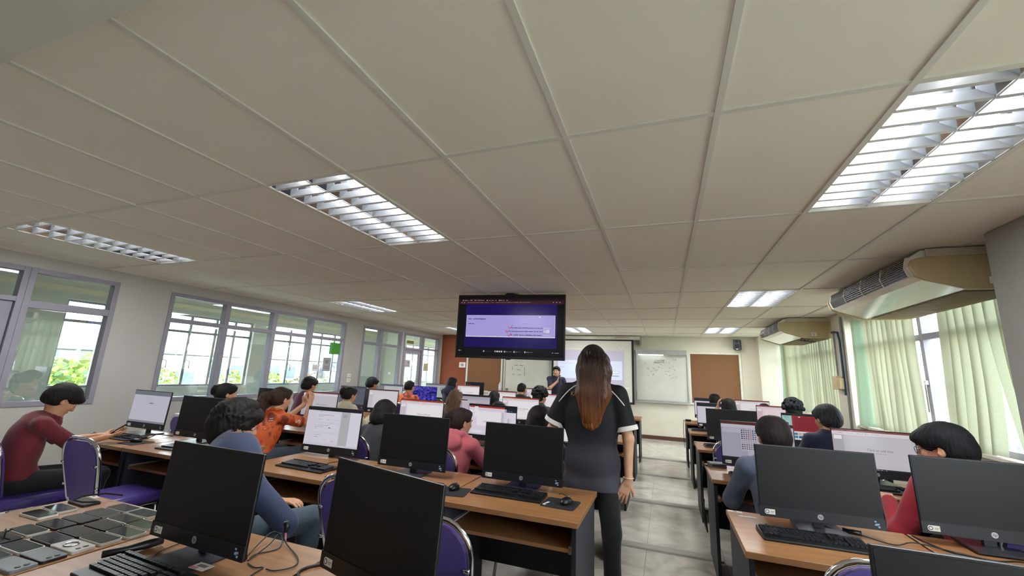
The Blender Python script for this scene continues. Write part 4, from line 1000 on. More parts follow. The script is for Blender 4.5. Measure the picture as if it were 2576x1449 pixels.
# ================================================================== KEYBOARDS, MICE, PADS
def keyboard_meshes():
    b_ = MB(); b_.prism([(-.083, 0), (.083, 0), (.083, .020), (-.083, .010)], 'x', -.215, .215)
    base = b_.mesh('base', BLACKP); k = MB()
    def key(x, y, w_, d=.0135):
        z = .015 + (y + .083) / .166 * .010
        k.prism([(x, y), (x + w_, y), (x + w_, y + d), (x, y + d)], 'z', z - .004, z + .004)
        # slightly narrower cap
    rows = [(.055, 15, .0172), (.030, 14, .0172), (.0125, 14, .0172), (-.005, 13, .0172), (-.0225, 12, .0172), (-.040, 0, 0)]
    for y, nn, s_ in rows:
        for i in range(nn): key(-.205 + i * .0182 + (0, 0, .004, .008, .012)[min(4, rows.index((y, nn, s_)))] * .5, y, .0155)
    for x, w_ in ((-.205, .02), (-.182, .016), (-.163, .018), (-.142, .10), (-.039, .018), (-.018, .018), (.003, .016), (.022, .022)): key(x, -.040, w_)
    for y in (.055, .030, .0125): 
        for i in range(3): key(.072 + i * .0182, y, .0155)
    key(.0902, -.0225, .0155)
    for i in range(3): key(.072 + i * .0182, -.040, .0155)
    for y in (.030, .0125, -.005, -.0225, -.040):
        for i in range(4): key(.134 + i * .0182, y, .0155)
    keys = k.mesh('keys', mat('keycaps', '#1d1f23', .35, var=.05))
    return base, keys
KB = keyboard_meshes()
MOUSE = MB(); MOUSE.ball((0, 0, .012), .05, 16, 10, (.58, 1.0, .42)); MOUSE = MOUSE.mesh('shell', BLACKP, smooth=True)
WHEEL = MB().cyl((-.004, .028, .029), (.004, .028, .029), .007, 12).mesh('wheel', GREYP)
def keyboard(x, y, a, label, z=DESK):
    t = thing('keyboard', (x, y, z), math.radians(a), label, 'keyboard', 'black desktop keyboards'); t.scale = (1, 1, 1)
    put('base', KB[0], t, bevel=.003); put('keys', KB[1], t); return t
def mouse(x, y, a, label, z=DESK):
    t = thing('computer_mouse', (x, y, z + .001), math.radians(a), label, 'mouse', 'black computer mice'); put('shell', MOUSE, t); put('wheel', WHEEL, t)
def pad(x, y, a, label, w_=.19, d=.18, word=False):
    P = MB(); n_ = []
    for cx, cy, a0 in ((w_ / 2 - .015, d / 2 - .015, 0), (-w_ / 2 + .015, d / 2 - .015, 90), (-w_ / 2 + .015, -d / 2 + .015, 180), (w_ / 2 - .015, -d / 2 + .015, 270)):
        for k in range(4): q = math.radians(a0 + k * 30); n_.append((cx + .015 * math.cos(q), cy + .015 * math.sin(q)))
    t = thing('mouse_pad', (x, y, DESK), math.radians(a), label, 'mouse pad', 'black mouse pads'); P.prism(n_, 'z', 0, .003).build('mat', mat('mousepad_cloth', '#141518', .8), t)
    if word:
        g = MB(); g.box(-w_ / 2 + .012, -w_ / 2 + .03, -d / 2 + .02, -d / 2 + .026, .003, .0034)
        for k in range(5): g.box(-w_ / 2 + .01 + .003 * k, -w_ / 2 + .022 + .003 * k, -d / 2 + .03 + k * .011, -d / 2 + .037 + k * .011, .003, .0034)
        g.build('printed_word', PAPER, t)
keyboard(-1.63, 1.0, -3, 'keyboard in front of the nearest black computer, beside the phones')
keyboard(-.89, 2.475, 0, 'keyboard in front of the black computer left of the standing woman')
keyboard(-2.37, 2.40, -3, 'keyboard in front of the lit form screen')
keyboard(.62, 2.46, 2, 'keyboard in front of the large black computer on the right desks')
keyboard(-1.52, 2.36, 0, 'keyboard hidden behind the top of the askew computer')
keyboard(-4.55, 2.43, 0, 'keyboard by the left wall next to the phone user')
keyboard(-3.62, 2.38, 4, 'keyboard on the wall-side desks, right of the lit one')
keyboard(.66, 3.75, 0, 'keyboard under the coloured icon screen')
keyboard(.60, 5.25, 2, 'keyboard in front of the black computer behind the icon screen')
keyboard(.55, 6.75, 0, 'keyboard on the aisle desk in the fifth row, right side')
keyboard(1.45, 3.82, 0, 'keyboard under the wide lit slide screen')
keyboard(.62, 1.0, 0, 'keyboard below the computer cut by the lower right edge')
keyboard(-.9, 1.0, -14, 'keyboard in front of the askew computer')
pad(-.57, 2.45, -4, 'black mouse pad with white print, left of the standing woman', word=True); mouse(-.54, 2.455, -20, 'black mouse on the pad left of the standing woman', DESK + .003)
pad(-1.21, 2.37, 10, 'black mouse pad right of the askew computer', word=True); mouse(-1.22, 2.41, 0, 'black mouse on the pad right of the askew computer', DESK + .003)
pad(-1.98, 2.34, -8, 'black mouse pad right of the lit form screen keyboard')
t = thing('computer_mouse', (-2.10, 2.56, DESK), -.5, 'small white and grey mouse beside the lit form screen', 'mouse'); MB().ball((0, 0, .011), .045, 14, 8, (.6, 1, .42)).build('shell', WHITEP, t, smooth=True); put('wheel', WHEEL, t)
pad(-4.2, 2.36, 0, 'dark mouse pad on the desk by the left wall'); mouse(-4.23, 2.37, -70, 'black mouse on the wall-side desk near the phone user', DESK + .003)
mouse(-4.80, 2.35, 60, 'black mouse at the corner of the wall-side desk')
pad(.98, 3.78, 0, 'black mouse pad under the coloured icon screen')

# ================================================================== SMALL THINGS
# phones laid out in rows
def phone(x, y, a, kind, label):
    t = thing('smartphone', (x, y, DESK + .0005), math.radians(a), label, 'phone', 'phones laid out on the desk')
    W_, L_, th = .070, .150, .009
    case = {'black': BLACKP, 'clear': mat('clear_case', '#b9b6ae', .2, spec=.8), 'white': mat('white_phone_frame', '#d5d3cd', .3), 'grey': GREYP, 'glitter': mat('glitter_case', '#cfcac4', .2, .4, var=.3, scale=300)}[kind.split('_')[0]]
    P = []
    for cx, cy, a0 in ((L_ / 2 - .01, W_ / 2 - .01, 0), (-L_ / 2 + .01, W_ / 2 - .01, 90), (-L_ / 2 + .01, -W_ / 2 + .01, 180), (L_ / 2 - .01, -W_ / 2 + .01, 270)):
        for k in range(4): q = math.radians(a0 + k * 30); P.append((cx + .01 * math.cos(q), cy + .01 * math.sin(q)))
    MB().prism(P, 'z', 0, th).build('case', case, t)
    k = kind.split('_')[1] if '_' in kind else 'screen'
    Q = [(p[0] * .955, p[1] * .92) for p in P]
    if k == 'screen': MB().prism(Q, 'z', th, th + .0008).build('screen', mat('phone_glass', '#1c1e1f', .06, var=.02, spec=.9), t)
    else:
        MB().prism(Q, 'z', th, th + .0006).build('back_cover', mat('phone_back_' + k, {'dark': '#2b2c30', 'ring': '#a8a29c', 'grey': '#47494c'}[k], .25), t)
        c = MB(); c.ball((.052, .014, th + .0008), .009, 12, 6, (1, 1, .25)); c.ball((.052, -.008, th + .0008), .008, 12, 6, (1, 1, .25)); c.build('camera_lens', BLACKP, t, smooth=True)
        if k == 'ring':
            g = MB(); g.tube([(-.01 + .024 * math.cos(i * PI / 10), .02 * math.sin(i * PI / 10), th + .003) for i in range(20)], .0025, 6, closed=True); g.build('finger_ring', CHROME, t, smooth=True)
PH = [(-2.682, 1.34, -3, 'black', 'thick black phone lying alone at the far corner of the phone desk'), (-2.658, 1.242, -2, 'clear', 'clear-cased phone in the far-left column, nearer than the lone black one'), (-2.636, 1.164, 1, 'white', 'white-edged phone at the near end of the far-left column'),
      (-2.423, 1.366, -1, 'clear', 'brown-tinted phone farthest from the camera in the second column'), (-2.43, 1.287, 0, 'grey', 'grey-framed phone, second farthest of the second column'), (-2.423, 1.211, 0, 'black', 'black phone third from the far end of the second column'), (-2.428, 1.134, 1, 'black', 'phone with a strip reflection in the middle of the second column'), (-2.432, 1.054, 0, 'clear', 'phone reflecting a bright white patch in the second column'), (-2.419, .972, 2, 'black', 'black phone at the left picture edge with a small charm cord'),
      (-2.262, 1.366, 0, 'clear', 'pale reflecting phone at the far end of the third column'), (-2.254, 1.288, 0, 'white', 'phone with a bright white frame in the third column'), (-2.248, 1.208, 0, 'black', 'matte dark phone just nearer than the white-framed one'), (-2.255, 1.128, 0, 'black', 'black phone with rounded edge in the middle of the third column'), (-2.251, 1.05, 0, 'black', 'wide dark phone beside the ring-backed case'), (-2.248, .967, 0, 'white', 'phone with a white lower edge near the left picture edge'), (-2.25, .885, 0, 'grey', 'grey phone cut by the left picture edge'),
      (-2.118, 1.283, 0, 'glitter', 'glittery cased phone half hidden behind the computer'), (-2.087, 1.204, 0, 'clear', 'clear glitter-edged phone nearest the black computer'), (-2.10, 1.127, 0, 'clear', 'olive-tinted phone in a lumpy clear case'), (-2.102, 1.046, 0, 'clear_ring', 'upturned phone with a finger ring on its clear case'), (-2.095, .965, 0, 'black_dark', 'upturned dark phone with an oval camera patch'), (-2.09, .885, 2, 'grey_grey', 'upturned grey phone at the near left, lowest of the desk')]
for p in PH: phone(*p)
f = MB(); f.tube([(-2.425, .975, DESK + .012), (-2.44, .99, DESK + .03), (-2.46, 1.0, DESK + .012)], .002, 5); f.tube([(-2.43, .985, DESK + .02), (-2.415, 1.0, DESK + .03)], .0025, 5); tag(f.build('charm_cord', WIRE), 'tiny black charm cord lying on a phone at the left picture edge', 'cord')
# charging cable over the far edge of the phone desk
f = MB(); f.tube([(-2.74, 1.31, DESK + .006), (-2.72, 1.35, DESK + .025), (-2.66, 1.41, DESK + .03), (-2.60, 1.45, DESK + .02)], .004, 6); tag(f.build('charging_cable', WIRE), 'short dark cable arching over the far edge of the phone desk', 'cable')
f = MB(); f.tube([(-1.90, 1.035, DESK + .016), (-1.875, 1.10, DESK + .016), (-1.862, 1.15, DESK + .016), (-1.852, 1.2, DESK + .016)], [.012, .012, .016, .013], 10)
t = tag(f.build('keyboard_brush', BLACKP, smooth=True), 'short black brush lying between the phones and the nearest keyboard', 'brush')
g = MB(); g.box(-.006, .006, -.03, .03, -.012, .0); 
t = thing('desk_label', (-1.522, 1.13, DESK + .0095), .0, 'small printed card on the foot of the nearest black computer', 'label')
MB().box(-.035, .035, -.022, .022, 0, .001).build('card', PAPER, t); MB().box(-.035, .0, -.022, -.008, .001, .0014).build('pink_print', mat('pink_print', '#c79098', .7), t); MB().box(-.02, .02, -.004, .012, .001, .0014).build('printed_lines', INKG, t)
for (x, y, lb) in ((-2.765, 1.415, 'white number sticker on the far corner of the phone desk'), (.345, 2.785, 'white number sticker on the far corner of the right aisle desk')):
    t = thing('desk_sticker', (x, y, DESK + .0003), -.1, lb, 'sticker'); MB().box(-.035, .035, -.012, .012, 0, .0008).build('paper_tag', PAPER, t); MB().box(-.01, .008, -.005, .006, .0008, .0012).build('printed_number', BLACKP, t)
f = MB(); f.box(.355, .44, 2.71, 2.722, DESK, DESK + .001); tag(f.build('paper_strip', PAPER), 'thin white paper strip on the right aisle desk', 'paper')
t = thing('network_box', (.39, 4.08, DESK), .15, 'grey box device at the aisle corner of the third right desk', 'box')
MB().box(-.065, .065, -.05, .05, 0, .035).build('housing', mat('device_grey', '#54575a', .5), t, bevel=.004); MB().box(-.05, .05, -.052, -.05, .01, .025).build('port_panel', BLACKP, t)
t = thing('power_adapter', (.36, 8.15, DESK), .0, 'small black adapter at the aisle corner of the frontmost right desk', 'adapter')
MB().box(-.04, .05, -.03, .03, 0, .03).build('adapter_body', BLACKP, t, bevel=.004); MB().tube([(-.04, 0, .015), (-.075, .01, .01), (-.08, .0, -.2), (-.07, 0, -.45)], .004, 6).build('cord', WIRE, t)
# cables
def cable(pts, r_, label, name='cable', m_=WIRE, parent=None, group=None):
    P = []; pts = [Vector(p) for p in pts]; q = [pts[0]] + pts + [pts[-1]]
    for i in range(1, len(q) - 2):
        for k in range(6):
            t_ = k / 6; a, b2, c, d = q[i - 1], q[i], q[i + 1], q[i + 2]
            P.append(.5 * ((2 * b2) + (-a + c) * t_ + (2 * a - 5 * b2 + 4 * c - d) * t_ * t_ + (-a + 3 * b2 - 3 * c + d) * t_ ** 3))
    P.append(pts[-1]); b_ = MB(); b_.tube(P, r_, 6); return tag(b_.build(name, m_, parent, smooth=True), label, 'cable', group)
Z = DESK + .004
cable([(-1.45, 1.235, .78), (-1.46, 1.25, Z), (-1.484, 1.278, Z), (-1.523, 1.40, .742), (-1.47, 1.405, .735), (-1.43, 1.36, Z), (-1.46, 1.29, Z), (-1.45, 1.255, Z)], .0024, 'black cable looping high behind the nearest computer, over the desk edge')
cable([(-1.44, 1.24, Z), (-1.447, 1.26, Z), (-1.47, 1.35, Z + .01), (-1.495, 1.42, .738), (-1.42, 1.39, Z + .004), (-1.30, 1.33, Z), (-1.258, 1.275, Z), (-1.29, 1.225, Z), (-1.328, 1.221, Z)], .0024, 'black cable looping lower to the right of the nearest computer')
cable([(-1.42, 1.224, Z), (-1.37, 1.212, Z), (-1.345, 1.224, Z), (-1.335, 1.18, Z), (-1.31, 1.08, Z), (-1.30, .95, Z)], .0024, 'black cable running off the near edge from the nearest computer')
cable([(-1.80, 1.24, Z), (-1.79, 1.17, Z), (-1.76, 1.12, Z), (-1.72, 1.12, Z), (-1.70, 1.09, Z)], .002, 'thin keyboard cable left of the nearest computer stand')
cable([(-1.10, 1.37, Z), (-1.17, 1.34, Z), (-1.215, 1.28, Z), (-1.19, 1.23, Z), (-1.10, 1.20, Z)], .005, 'thick black cable entering the askew computer from the left')
t = thing('usb_plug_bundle', (-1.485, 1.43, .735), 0, 'small black plug bundle with a red-striped connector hanging at the desk edge', 'plug'); MB().tube([(0, 0, .045), (.004, .006, .025), (.006, 0, .005)], [.009, .012, .008], 8).build('plug_head', BLACKP, t, smooth=True); MB().tube([(.006, 0, .005), (.014, 0, -.03)], [.0045, .003], 8).build('connector', mat('connector_pink', '#c98a88', .4), t, smooth=True)
cable([(.46, 2.62, Z), (.50, 2.58, Z), (.58, 2.60, Z), (.62, 2.64, Z)], .0025, 'thin cable left of the stand of the large right computer')
cable([(.70, 2.68, .74), (.76, 2.66, Z + .01), (.85, 2.63, Z + .01), (.97, 2.58, Z), (1.06, 2.62, Z + .01), (1.2, 2.6, Z), (1.35, 2.52, Z)], .003, 'black cable running right from the large right computer towards its neighbour')
cable([(1.12, 2.78, Z), (1.15, 2.65, Z), (1.22, 2.55, Z), (1.36, 2.5, Z), (1.5, 2.46, Z)], .003, 'first black cable snaking in front of the rightmost computer')
cable([(1.18, 2.60, Z), (1.3, 2.56, Z), (1.42, 2.6, Z), (1.5, 2.52, Z), (1.62, 2.42, Z)], .003, 'second black cable snaking in front of the rightmost computer')
f = MB(); f.cyl((1.12, 2.50, Z + .008), (1.24, 2.47, Z + .008), .013, 12); tag(f.build('cable_sleeve', GREYP, smooth=True), 'grey cylindrical cable sleeve between the two right computers', 'sleeve')
f = MB(); f.cyl((.80, 2.66, Z + .012), (.87, 2.64, Z + .012), .012, 10); tag(f.build('ferrite_plug', BLACKP, smooth=True), 'black plug lying behind the stand of the large right computer', 'plug')
for i, (x, y0, y1, lb) in enumerate(((.285, 4.05, 3.9, 'bundle of black cables hanging at the aisle end of the third right desk'), (.285, 6.9, 6.8, 'thin cable hanging at the aisle end of the fifth right desk'), (.285, 5.4, 5.3, 'thin cable hanging at the aisle end of the fourth right desk'))):
    cable([(x + .03, y0 + .02, DESK + .006), (x - .005, y0, DESK - .01), (x - .015, y0, .5), (x - .02, y1, .4), (x - .005, y1, .25), (x - .015, y0, .3), (x - .01, y0, .45)], .006 if i == 0 else .003, lb)
cable([(.36, 2.72, .42), (.34, 2.80, .35), (.32, 2.84, .2), (.36, 2.86, .1), (.42, 2.86, .2), (.40, 2.84, .3)], .004, 'black cable loop under the right aisle desk beside the grey hoodie')
cable([(-.62, 2.62, Z), (-.60, 2.60, Z + .01), (-.56, 2.59, Z), (-.54, 2.52, Z + .01)], .0025, 'mouse cable left of the standing woman')
cable([(-2.33, 2.52, Z), (-2.25, 2.56, Z + .02), (-2.17, 2.56, Z), (-2.12, 2.6, Z)], .0025, 'thin cable in front of the lit form screen')
cable([(-4.45, 2.5, Z), (-4.38, 2.6, Z + .02), (-4.33, 2.5, Z), (-4.4, 2.55, Z + .03), (-4.3, 2.7, Z)], .004, 'tangled cable at the foot of the lit wall-side computer')
t = thing('white_socket_box', (-1.02, 1.55, .55), 0, 'white box glimpsed behind the near desk beside the jeans', 'box')
MB().box(-.16, .16, -.05, .05, -.55, .04).build('box_body', mat('socket_white', '#c9c6c0', .5), t, bevel=.01); MB().box(-.02, .02, -.054, -.05, -.02, .02).build('socket', BLACKP, t)
# floor cable covers across the aisle
for k, y in enumerate((2.78, 4.13, 5.53, 7.0, 8.37)):
    f = MB(); f.prism([(y - .12, 0), (y, 0), (y, .010), (y - .01, .013), (y - .11, .013)], 'x', -.56, .40)
    tag(f.build('floor_cable_cover', STRIP), 'flat grey cable cover across the aisle floor, %s from the camera' % ['nearest', 'second', 'third', 'fourth', 'farthest'][k], 'cable cover', 'cable covers across the aisle')

# ================================================================== CHAIRS
def chair_meshes():
    S = .95
    seat = MB()
    P = [(-.20, -.02), (.20, -.02), (.225, .12), (.22, .36), (.18, .42), (-.18, .42), (-.22, .36), (-.225, .12)]
    def ring(sc, z): return [(p[0] * sc, .2 + (p[1] - .2) * sc, z) for p in P]
    L = [ring(.97, .39), ring(1.0, .41), ring(1.0, .435), ring(.96, .455), ring(.80, .462)]
    vs = sum(L, []); fs = []; n_ = 8
    for i in range(4):
        for j in range(8): fs.append((i * 8 + j, i * 8 + (j + 1) % 8, (i + 1) * 8 + (j + 1) % 8, (i + 1) * 8 + j))
    fs += [tuple(range(8))[::-1], tuple(32 + j for j in range(8))]
    seat.add([(v[0] * S, v[1] * S, v[2] * S) for v in vs], fs)
    def prof(k, inset=0):
        """back outline, k 0..1 from lower left over the top to lower right"""
        pts = []
        wb, wt, z0, z1 = .165 - inset, .205 - inset, .47, .90 - inset
        pts.append((-wb, z0)); pts.append((-wt + .005, z0 + .22)); pts.append((-wt, z1 - .14))
        for i in range(7): a = PI - i * PI / 12; pts.append((-wt + .13 + .13 * math.cos(a), z1 - .13 + .13 * math.sin(a)))
        for i in range(7): a = PI / 2 - i * PI / 12; pts.append((wt - .13 + .13 * math.cos(a), z1 - .13 + .13 * math.sin(a)))
        pts += [(wt, z1 - .14), (wt - .005, z0 + .22), (wb, z0)]
        return pts
    def yb(z): return -.03 - (z - .45) * .20
    back = MB(); Q = prof(0, .018)
    a = [(p[0] * S, (yb(p[1]) - .012) * S, p[1] * S) for p in Q]; b2 = [(p[0] * .9 * S, (yb(p[1]) + .035) * S, (.68 + (p[1] - .68) * .93) * S) for p in Q]; m_ = [(p[0] * S, (yb(p[1]) + .018) * S, p[1] * S) for p in Q]
    nn = len(Q); fs = [tuple(range(nn)), tuple(2 * nn + j for j in range(nn))[::-1]]
    for L0 in (0, nn):
        for j in range(nn): fs.append((L0 + j, L0 + nn + j, L0 + nn + (j + 1) % nn, L0 + (j + 1) % nn))
    back.add(a + m_ + b2, fs)
    fr = MB(); T_ = [(p[0] * S, yb(p[1]) * S, p[1] * S) for p in prof(0)]
    fr.tube([(-.165 * S, -.0 * S, .40 * S)] + T_ + [(.165 * S, 0, .40 * S)], .0115, 10)
    fr.tube([(-.20 * S, .02, .385 * S), (-.21 * S, .34 * S, .385 * S)], .011, 8); fr.tube([(.20 * S, .02, .385 * S), (.21 * S, .34 * S, .385 * S)], .011, 8)
    for sx_ in (-1, 1):
        for z in (.56, .72): fr.box(sx_ * .19 * S - .012, sx_ * .19 * S + .012, yb(z) * S - .018, yb(z) * S - .008, z * S - .006, z * S + .006)
    legs = []
    for sx_, sy_ in ((-1, 0), (1, 0), (-1, 1), (1, 1)):
        lg = MB(); y0 = .02 if sy_ == 0 else .34 * S; lg.tube([(sx_ * .20 * S, y0, .385 * S), (sx_ * .215 * S, y0 + (-.08 if sy_ == 0 else .04), .01)], .0115, 8); lg.cyl((sx_ * .215 * S, y0 + (-.08 if sy_ == 0 else .04), 0), (sx_ * .215 * S, y0 + (-.08 if sy_ == 0 else .04), .02), .015, 8)
        legs.append(lg.mesh('leg', CHROME, smooth=True))
    return seat.mesh('seat', PURPLE, smooth=True), back.mesh('backrest', PURPLED, smooth=False), fr.mesh('back_frame', CHROME, smooth=True), legs
CH = chair_meshes()
def chair(x, yb_, a, label):
    t = thing('banquet_chair', (x, yb_ + .06, 0), math.radians(a), label, 'chair', 'purple chrome-framed chairs')
    put('seat', CH[0], t); put('backrest', CH[1], t); put('back_frame', CH[2], t)
    for l in CH[3]: put('leg', l, t)
    return t

# ================================================================== PEOPLE
V3 = lambda *a: np.array(a, float)
def unit(v): v = np.array(v, float); return v / max(np.linalg.norm(v), 1e-9)
def ik(a, b, l1, l2, pole):
    """middle joint of a two-bone limb from a to b bending towards pole"""
    d = b - a; L = np.linalg.norm(d); mx = (l1 + l2) * .995
    if L > mx: b = a + d * (mx / L); d = b - a; L = mx
    x = (l1 * l1 - l2 * l2 + L * L) / (2 * L); h = math.sqrt(max(l1 * l1 - x * x, 0)); u = d / L
    p = np.array(pole, float); p = p - u * (p @ u); p = unit(p)
    return a + u * x + p * h, b
def hand_prims(wr, d, n, side, curl=.35, s=.95, spread=.16, thumb=.7):
    """palm, four fingers and a thumb. wr wrist, d hand direction, n palm normal, side +1 when the thumb lies towards d x n"""
    d = unit(d); n = np.array(n, float); n = unit(n - d * (n @ d)); t = np.cross(d, n) * side
    P = []; pl = .085 * s
    for o in (-.026, -.009, .009, .026):
        P.append(cap(wr + t * o * .55 * s, wr + d * pl + t * o * s, .0135 * s, .0105 * s, .010))
    P.append(cap(wr - d * .015, wr + d * .02, .021 * s, .02 * s, .012))
    for o, L in ((.027, .066), (.009, .076), (-.009, .071), (-.027, .056)):
        b = wr + d * pl + t * o * s; a = 0.; q = b
        for k, f in enumerate((.48, .30, .24)):
            a += curl * (.7 if k == 0 else .9)
            dd = unit(d * math.cos(a) + n * math.sin(a) + t * o * spread / .027)
            q2 = q + dd * L * f * s; P.append(cap(q, q2, (.0088 - k * .0008) * s, (.0082 - k * .0008) * s, .003)); q = q2
    b = wr + d * .028 * s + t * .024 * s; dd = unit(d * .75 + t * .75 + n * .35 * thumb)
    q = b + dd * .038 * s; P.append(cap(b - dd * .01, q, .0125 * s, .0105 * s, .008)); d2 = unit(dd + d * .5 + n * .3 * thumb); P.append(cap(q, q + d2 * .03 * s, .010 * s, .0085 * s, .004))
    return P
def head_prims(R, c, s, female=False):
    """R: head rotation, c: head centre. face looks towards local +y"""
    def T(x, y, z): return c + R @ (np.array([x, y, z]) * s)
    def E(x, y, z, rx, ry, rz, k=.02, tilt=None):
        RR = R if tilt is None else R @ rotx(tilt)
        return ell(T(x, y, z), np.array([rx, ry, rz]) * s, RR, k)
    j = .93 if female else 1.0
    P = [E(0, -.012, .030, .074, .094, .083), E(0, .030, -.012, .064, .064, .080), E(0, .046, -.062, .043 * j, .036, .040, .03), E(0, .066, -.088, .022 * j, .018, .018, .02),
         E(0, .083, .022, .050, .016, .014, .015), E(.034, .070, -.022, .022, .022, .022, .015), E(-.034, .070, -.022, .022, .022, .022, .015)]
    P += [sub(E(.031, .098, .004, .017, .010, .010, .010)), sub(E(-.031, .098, .004, .017, .010, .010, .010))]
    P += [cap(T(0, .092, .012), T(0, .108, -.026), .007 * s, .011 * s, .008), cap(T(.011, .098, -.030), T(-.011, .098, -.030), .008 * s, .008 * s, .006)]
    P += [cap(T(-.018, .088, -.053), T(.018, .088, -.053), .0065 * s, .0065 * s, .004), cap(T(-.015, .086, -.062), T(.015, .086, -.062), .007 * s, .007 * s, .004)]
    for sg in (-1, 1):
        P += [ell(T(sg * .078, -.004, -.008), np.array([.008, .019, .030]) * s, R @ rotx(.2) @ rotz(sg * -.35), .006), sub(ell(T(sg * .087, .002, -.004), np.array([.006, .009, .016]) * s, R, .004)), ell(T(sg * .076, .004, -.030), np.array([.006, .008, .009]) * s, R, .004)]
    return P, T
def hair_prims(style, R, T, s, seed):
    r = random.Random(seed)
    def E(x, y, z, rx, ry, rz, k=.015, RR=None): return ell(T(x, y, z), np.array([rx, ry, rz]) * s, R if RR is None else R @ RR, k)
    P = [E(0, -.016, .040, .087, .105, .088), E(0, -.045, .0, .083, .078, .090)]
    face = [sub(E(0, .112, -.045, .064, .072, .088, .012)), sub(E(0, .12, -.10, .09, .10, .08, .02)), sub(E(0, .02, -.115, .11, .09, .06, .02))]
    ears = [sub(E(sg * .084, .018, -.022, .022, .030, .032, .008)) for sg in (-1, 1)]
    if style == 'short': P += [E(0, .052, .082, .062, .048, .034)]; P += face + ears + [sub(E(0, -.06, -.115, .10, .10, .05, .02))]
    elif style == 'crop': P = [E(0, -.014, .040, .082, .101, .080), E(0, -.045, .0, .078, .070, .080), E(0, .056, .084, .054, .036, .024)]; P += face + ears + [sub(E(0, -.06, -.10, .10, .10, .05, .02))]
    elif style == 'mop':   # full rounded hair with a fringe
        P = [E(0, -.012, .045, .094, .112, .092), E(0, -.05, .0, .088, .082, .092), E(0, .068, .058, .070, .052, .042)]; P += face + ears + [sub(E(0, -.06, -.125, .10, .10, .05, .02))]
    elif style == 'curly':
        P += [E(0, .03, .07, .085, .07, .05)]; P += face + ears
        for _ in range(170):
            a, b = r.uniform(0, 2 * PI), r.uniform(-.25, 1.45); rad = 1.05
            x, y, z = math.cos(b) * math.cos(a) * .095 * rad, math.cos(b) * math.sin(a) * .110 * rad - .012, math.sin(b) * .098 * rad + .045
            if y > .06 and z < .06: continue
            P.append(ell(T(x, y, z), np.array([1, 1, 1]) * r.uniform(.013, .024) * s, None, .006))
    elif style in ('bun', 'pony', 'long', 'bob', 'verylong', 'tousled'):
        P += [E(0, .045, .078, .066, .050, .036)] + face
        if style in ('bun', 'pony'): P += ears + [sub(E(0, -.06, -.12, .10, .10, .05, .02))]
        if style == 'bun': P += [E(.0, -.125, .045, .040, .036, .040, .02), E(.02, -.14, .07, .018, .018, .02, .01), E(-.02, -.13, .02, .03, .03, .05, .02)]
        if style == 'pony':
            P += [E(0, -.115, .035, .036, .034, .034, .02)]; q = T(0, -.13, .03); 
            for k, (x, y, z, rr) in enumerate(((-.01, -.165, .01, .040), (-.03, -.18, -.05, .050), (-.035, -.165, -.12, .046), (-.03, -.145, -.18, .034), (-.035, -.13, -.225, .016))):
                q2 = T(x, y, z); P.append(cap(q, q2, rr * s * .9, rr * s, .02)); q = q2
            for _ in range(26):
                x, y, z = r.uniform(-.07, .02), r.uniform(-.21, -.13), r.uniform(-.19, .03); P.append(ell(T(x, y, z), np.array([.012, .012, .03]) * s, None, .012))
        if style in ('long', 'verylong'):
            L = {'long': .30, 'verylong': .56}[style]
            for x in (-.062, -.03, 0, .03, .062):
                P.append(cap(T(x, -.06, -.02), T(x * 1.1, -.085, -L), .040 * s, .026 * s, .03))
        if style == 'bob':
            for sg in (-1, 1): P += [E(sg * .066, -.02, -.045, .030, .075, .075, .02)]
            P += [E(0, -.07, -.06, .078, .045, .075, .02)]
        if style == 'tousled':
            P += [E(0, -.06, -.06, .082, .055, .06, .02)]
    if style == 'spiky':
        P = [E(0, -.012, .045, .098, .116, .094), E(0, -.055, -.005, .094, .085, .100), E(0, .06, .065, .078, .06, .045), E(.02, .01, .12, .05, .06, .03), E(0, -.055, -.055, .075, .055, .07)] + face + ears[1:]
        for _ in range(330):
            a, b = r.uniform(0, 2 * PI), r.uniform(-.5, 1.5)
            n = np.array([math.cos(b) * math.cos(a), math.cos(b) * math.sin(a), math.sin(b)]); p = n * np.array([.092, .108, .09]) + np.array([0, -.014, .043])
            if p[1] > .07 and p[2] < .05: continue
            if p[1] > .0 and p[2] < -.0 and abs(p[0]) > .06: continue
            t = unit(np.cross(n, [r.uniform(-1, 1), r.uniform(-1, 1), r.uniform(-.5, 1)])); L = r.uniform(.035, .075)
            a0 = p - t * L * .5 - n * .004; b0 = p + t * L * .5 + n * r.uniform(.002, .020) - np.array([0, 0, .008])
            P.append(cap(T(*a0), T(*b0), .009 * s, .003 * s, .007))
    return P
def strand_noise(c, s, amp=.0016, f=70):
    def g(X, Y, Z):
        th = np.arctan2(Y - c[1], X - c[0]); return amp * (np.sin(th * f * .45 + 4 * np.sin((Z - c[2]) * 14)) + .6 * np.sin(th * f + 9 * (Z - c[2]) / .1) + 1.6 * np.sin(X * 55 + 2 * np.sin(Z * 40)) * np.sin(Y * 48 + Z * 30))
    return g
HAIRM = {}
def hair_mat(name, c1, c2, rough=.62):
    if name not in HAIRM:
        m_ = mat('hair_' + name, c1, rough, col2=c2, scale=26, stretch=(4, 4, .35), bump=.35, bscale=60, detail=5, spec=.22); HAIRM[name] = m_
    return HAIRM[name]
HB = ('black', '#1a1716', '#0b0a0a')
CLOTH = {}
def cloth(name, col, var=.07, **k):
    return mat('cloth_' + name, col, k.pop('rough', .85), var=var, scale=k.pop('scale', 7), bump=.25, bscale=k.pop('bscale', 45), sheen=.15, **k)
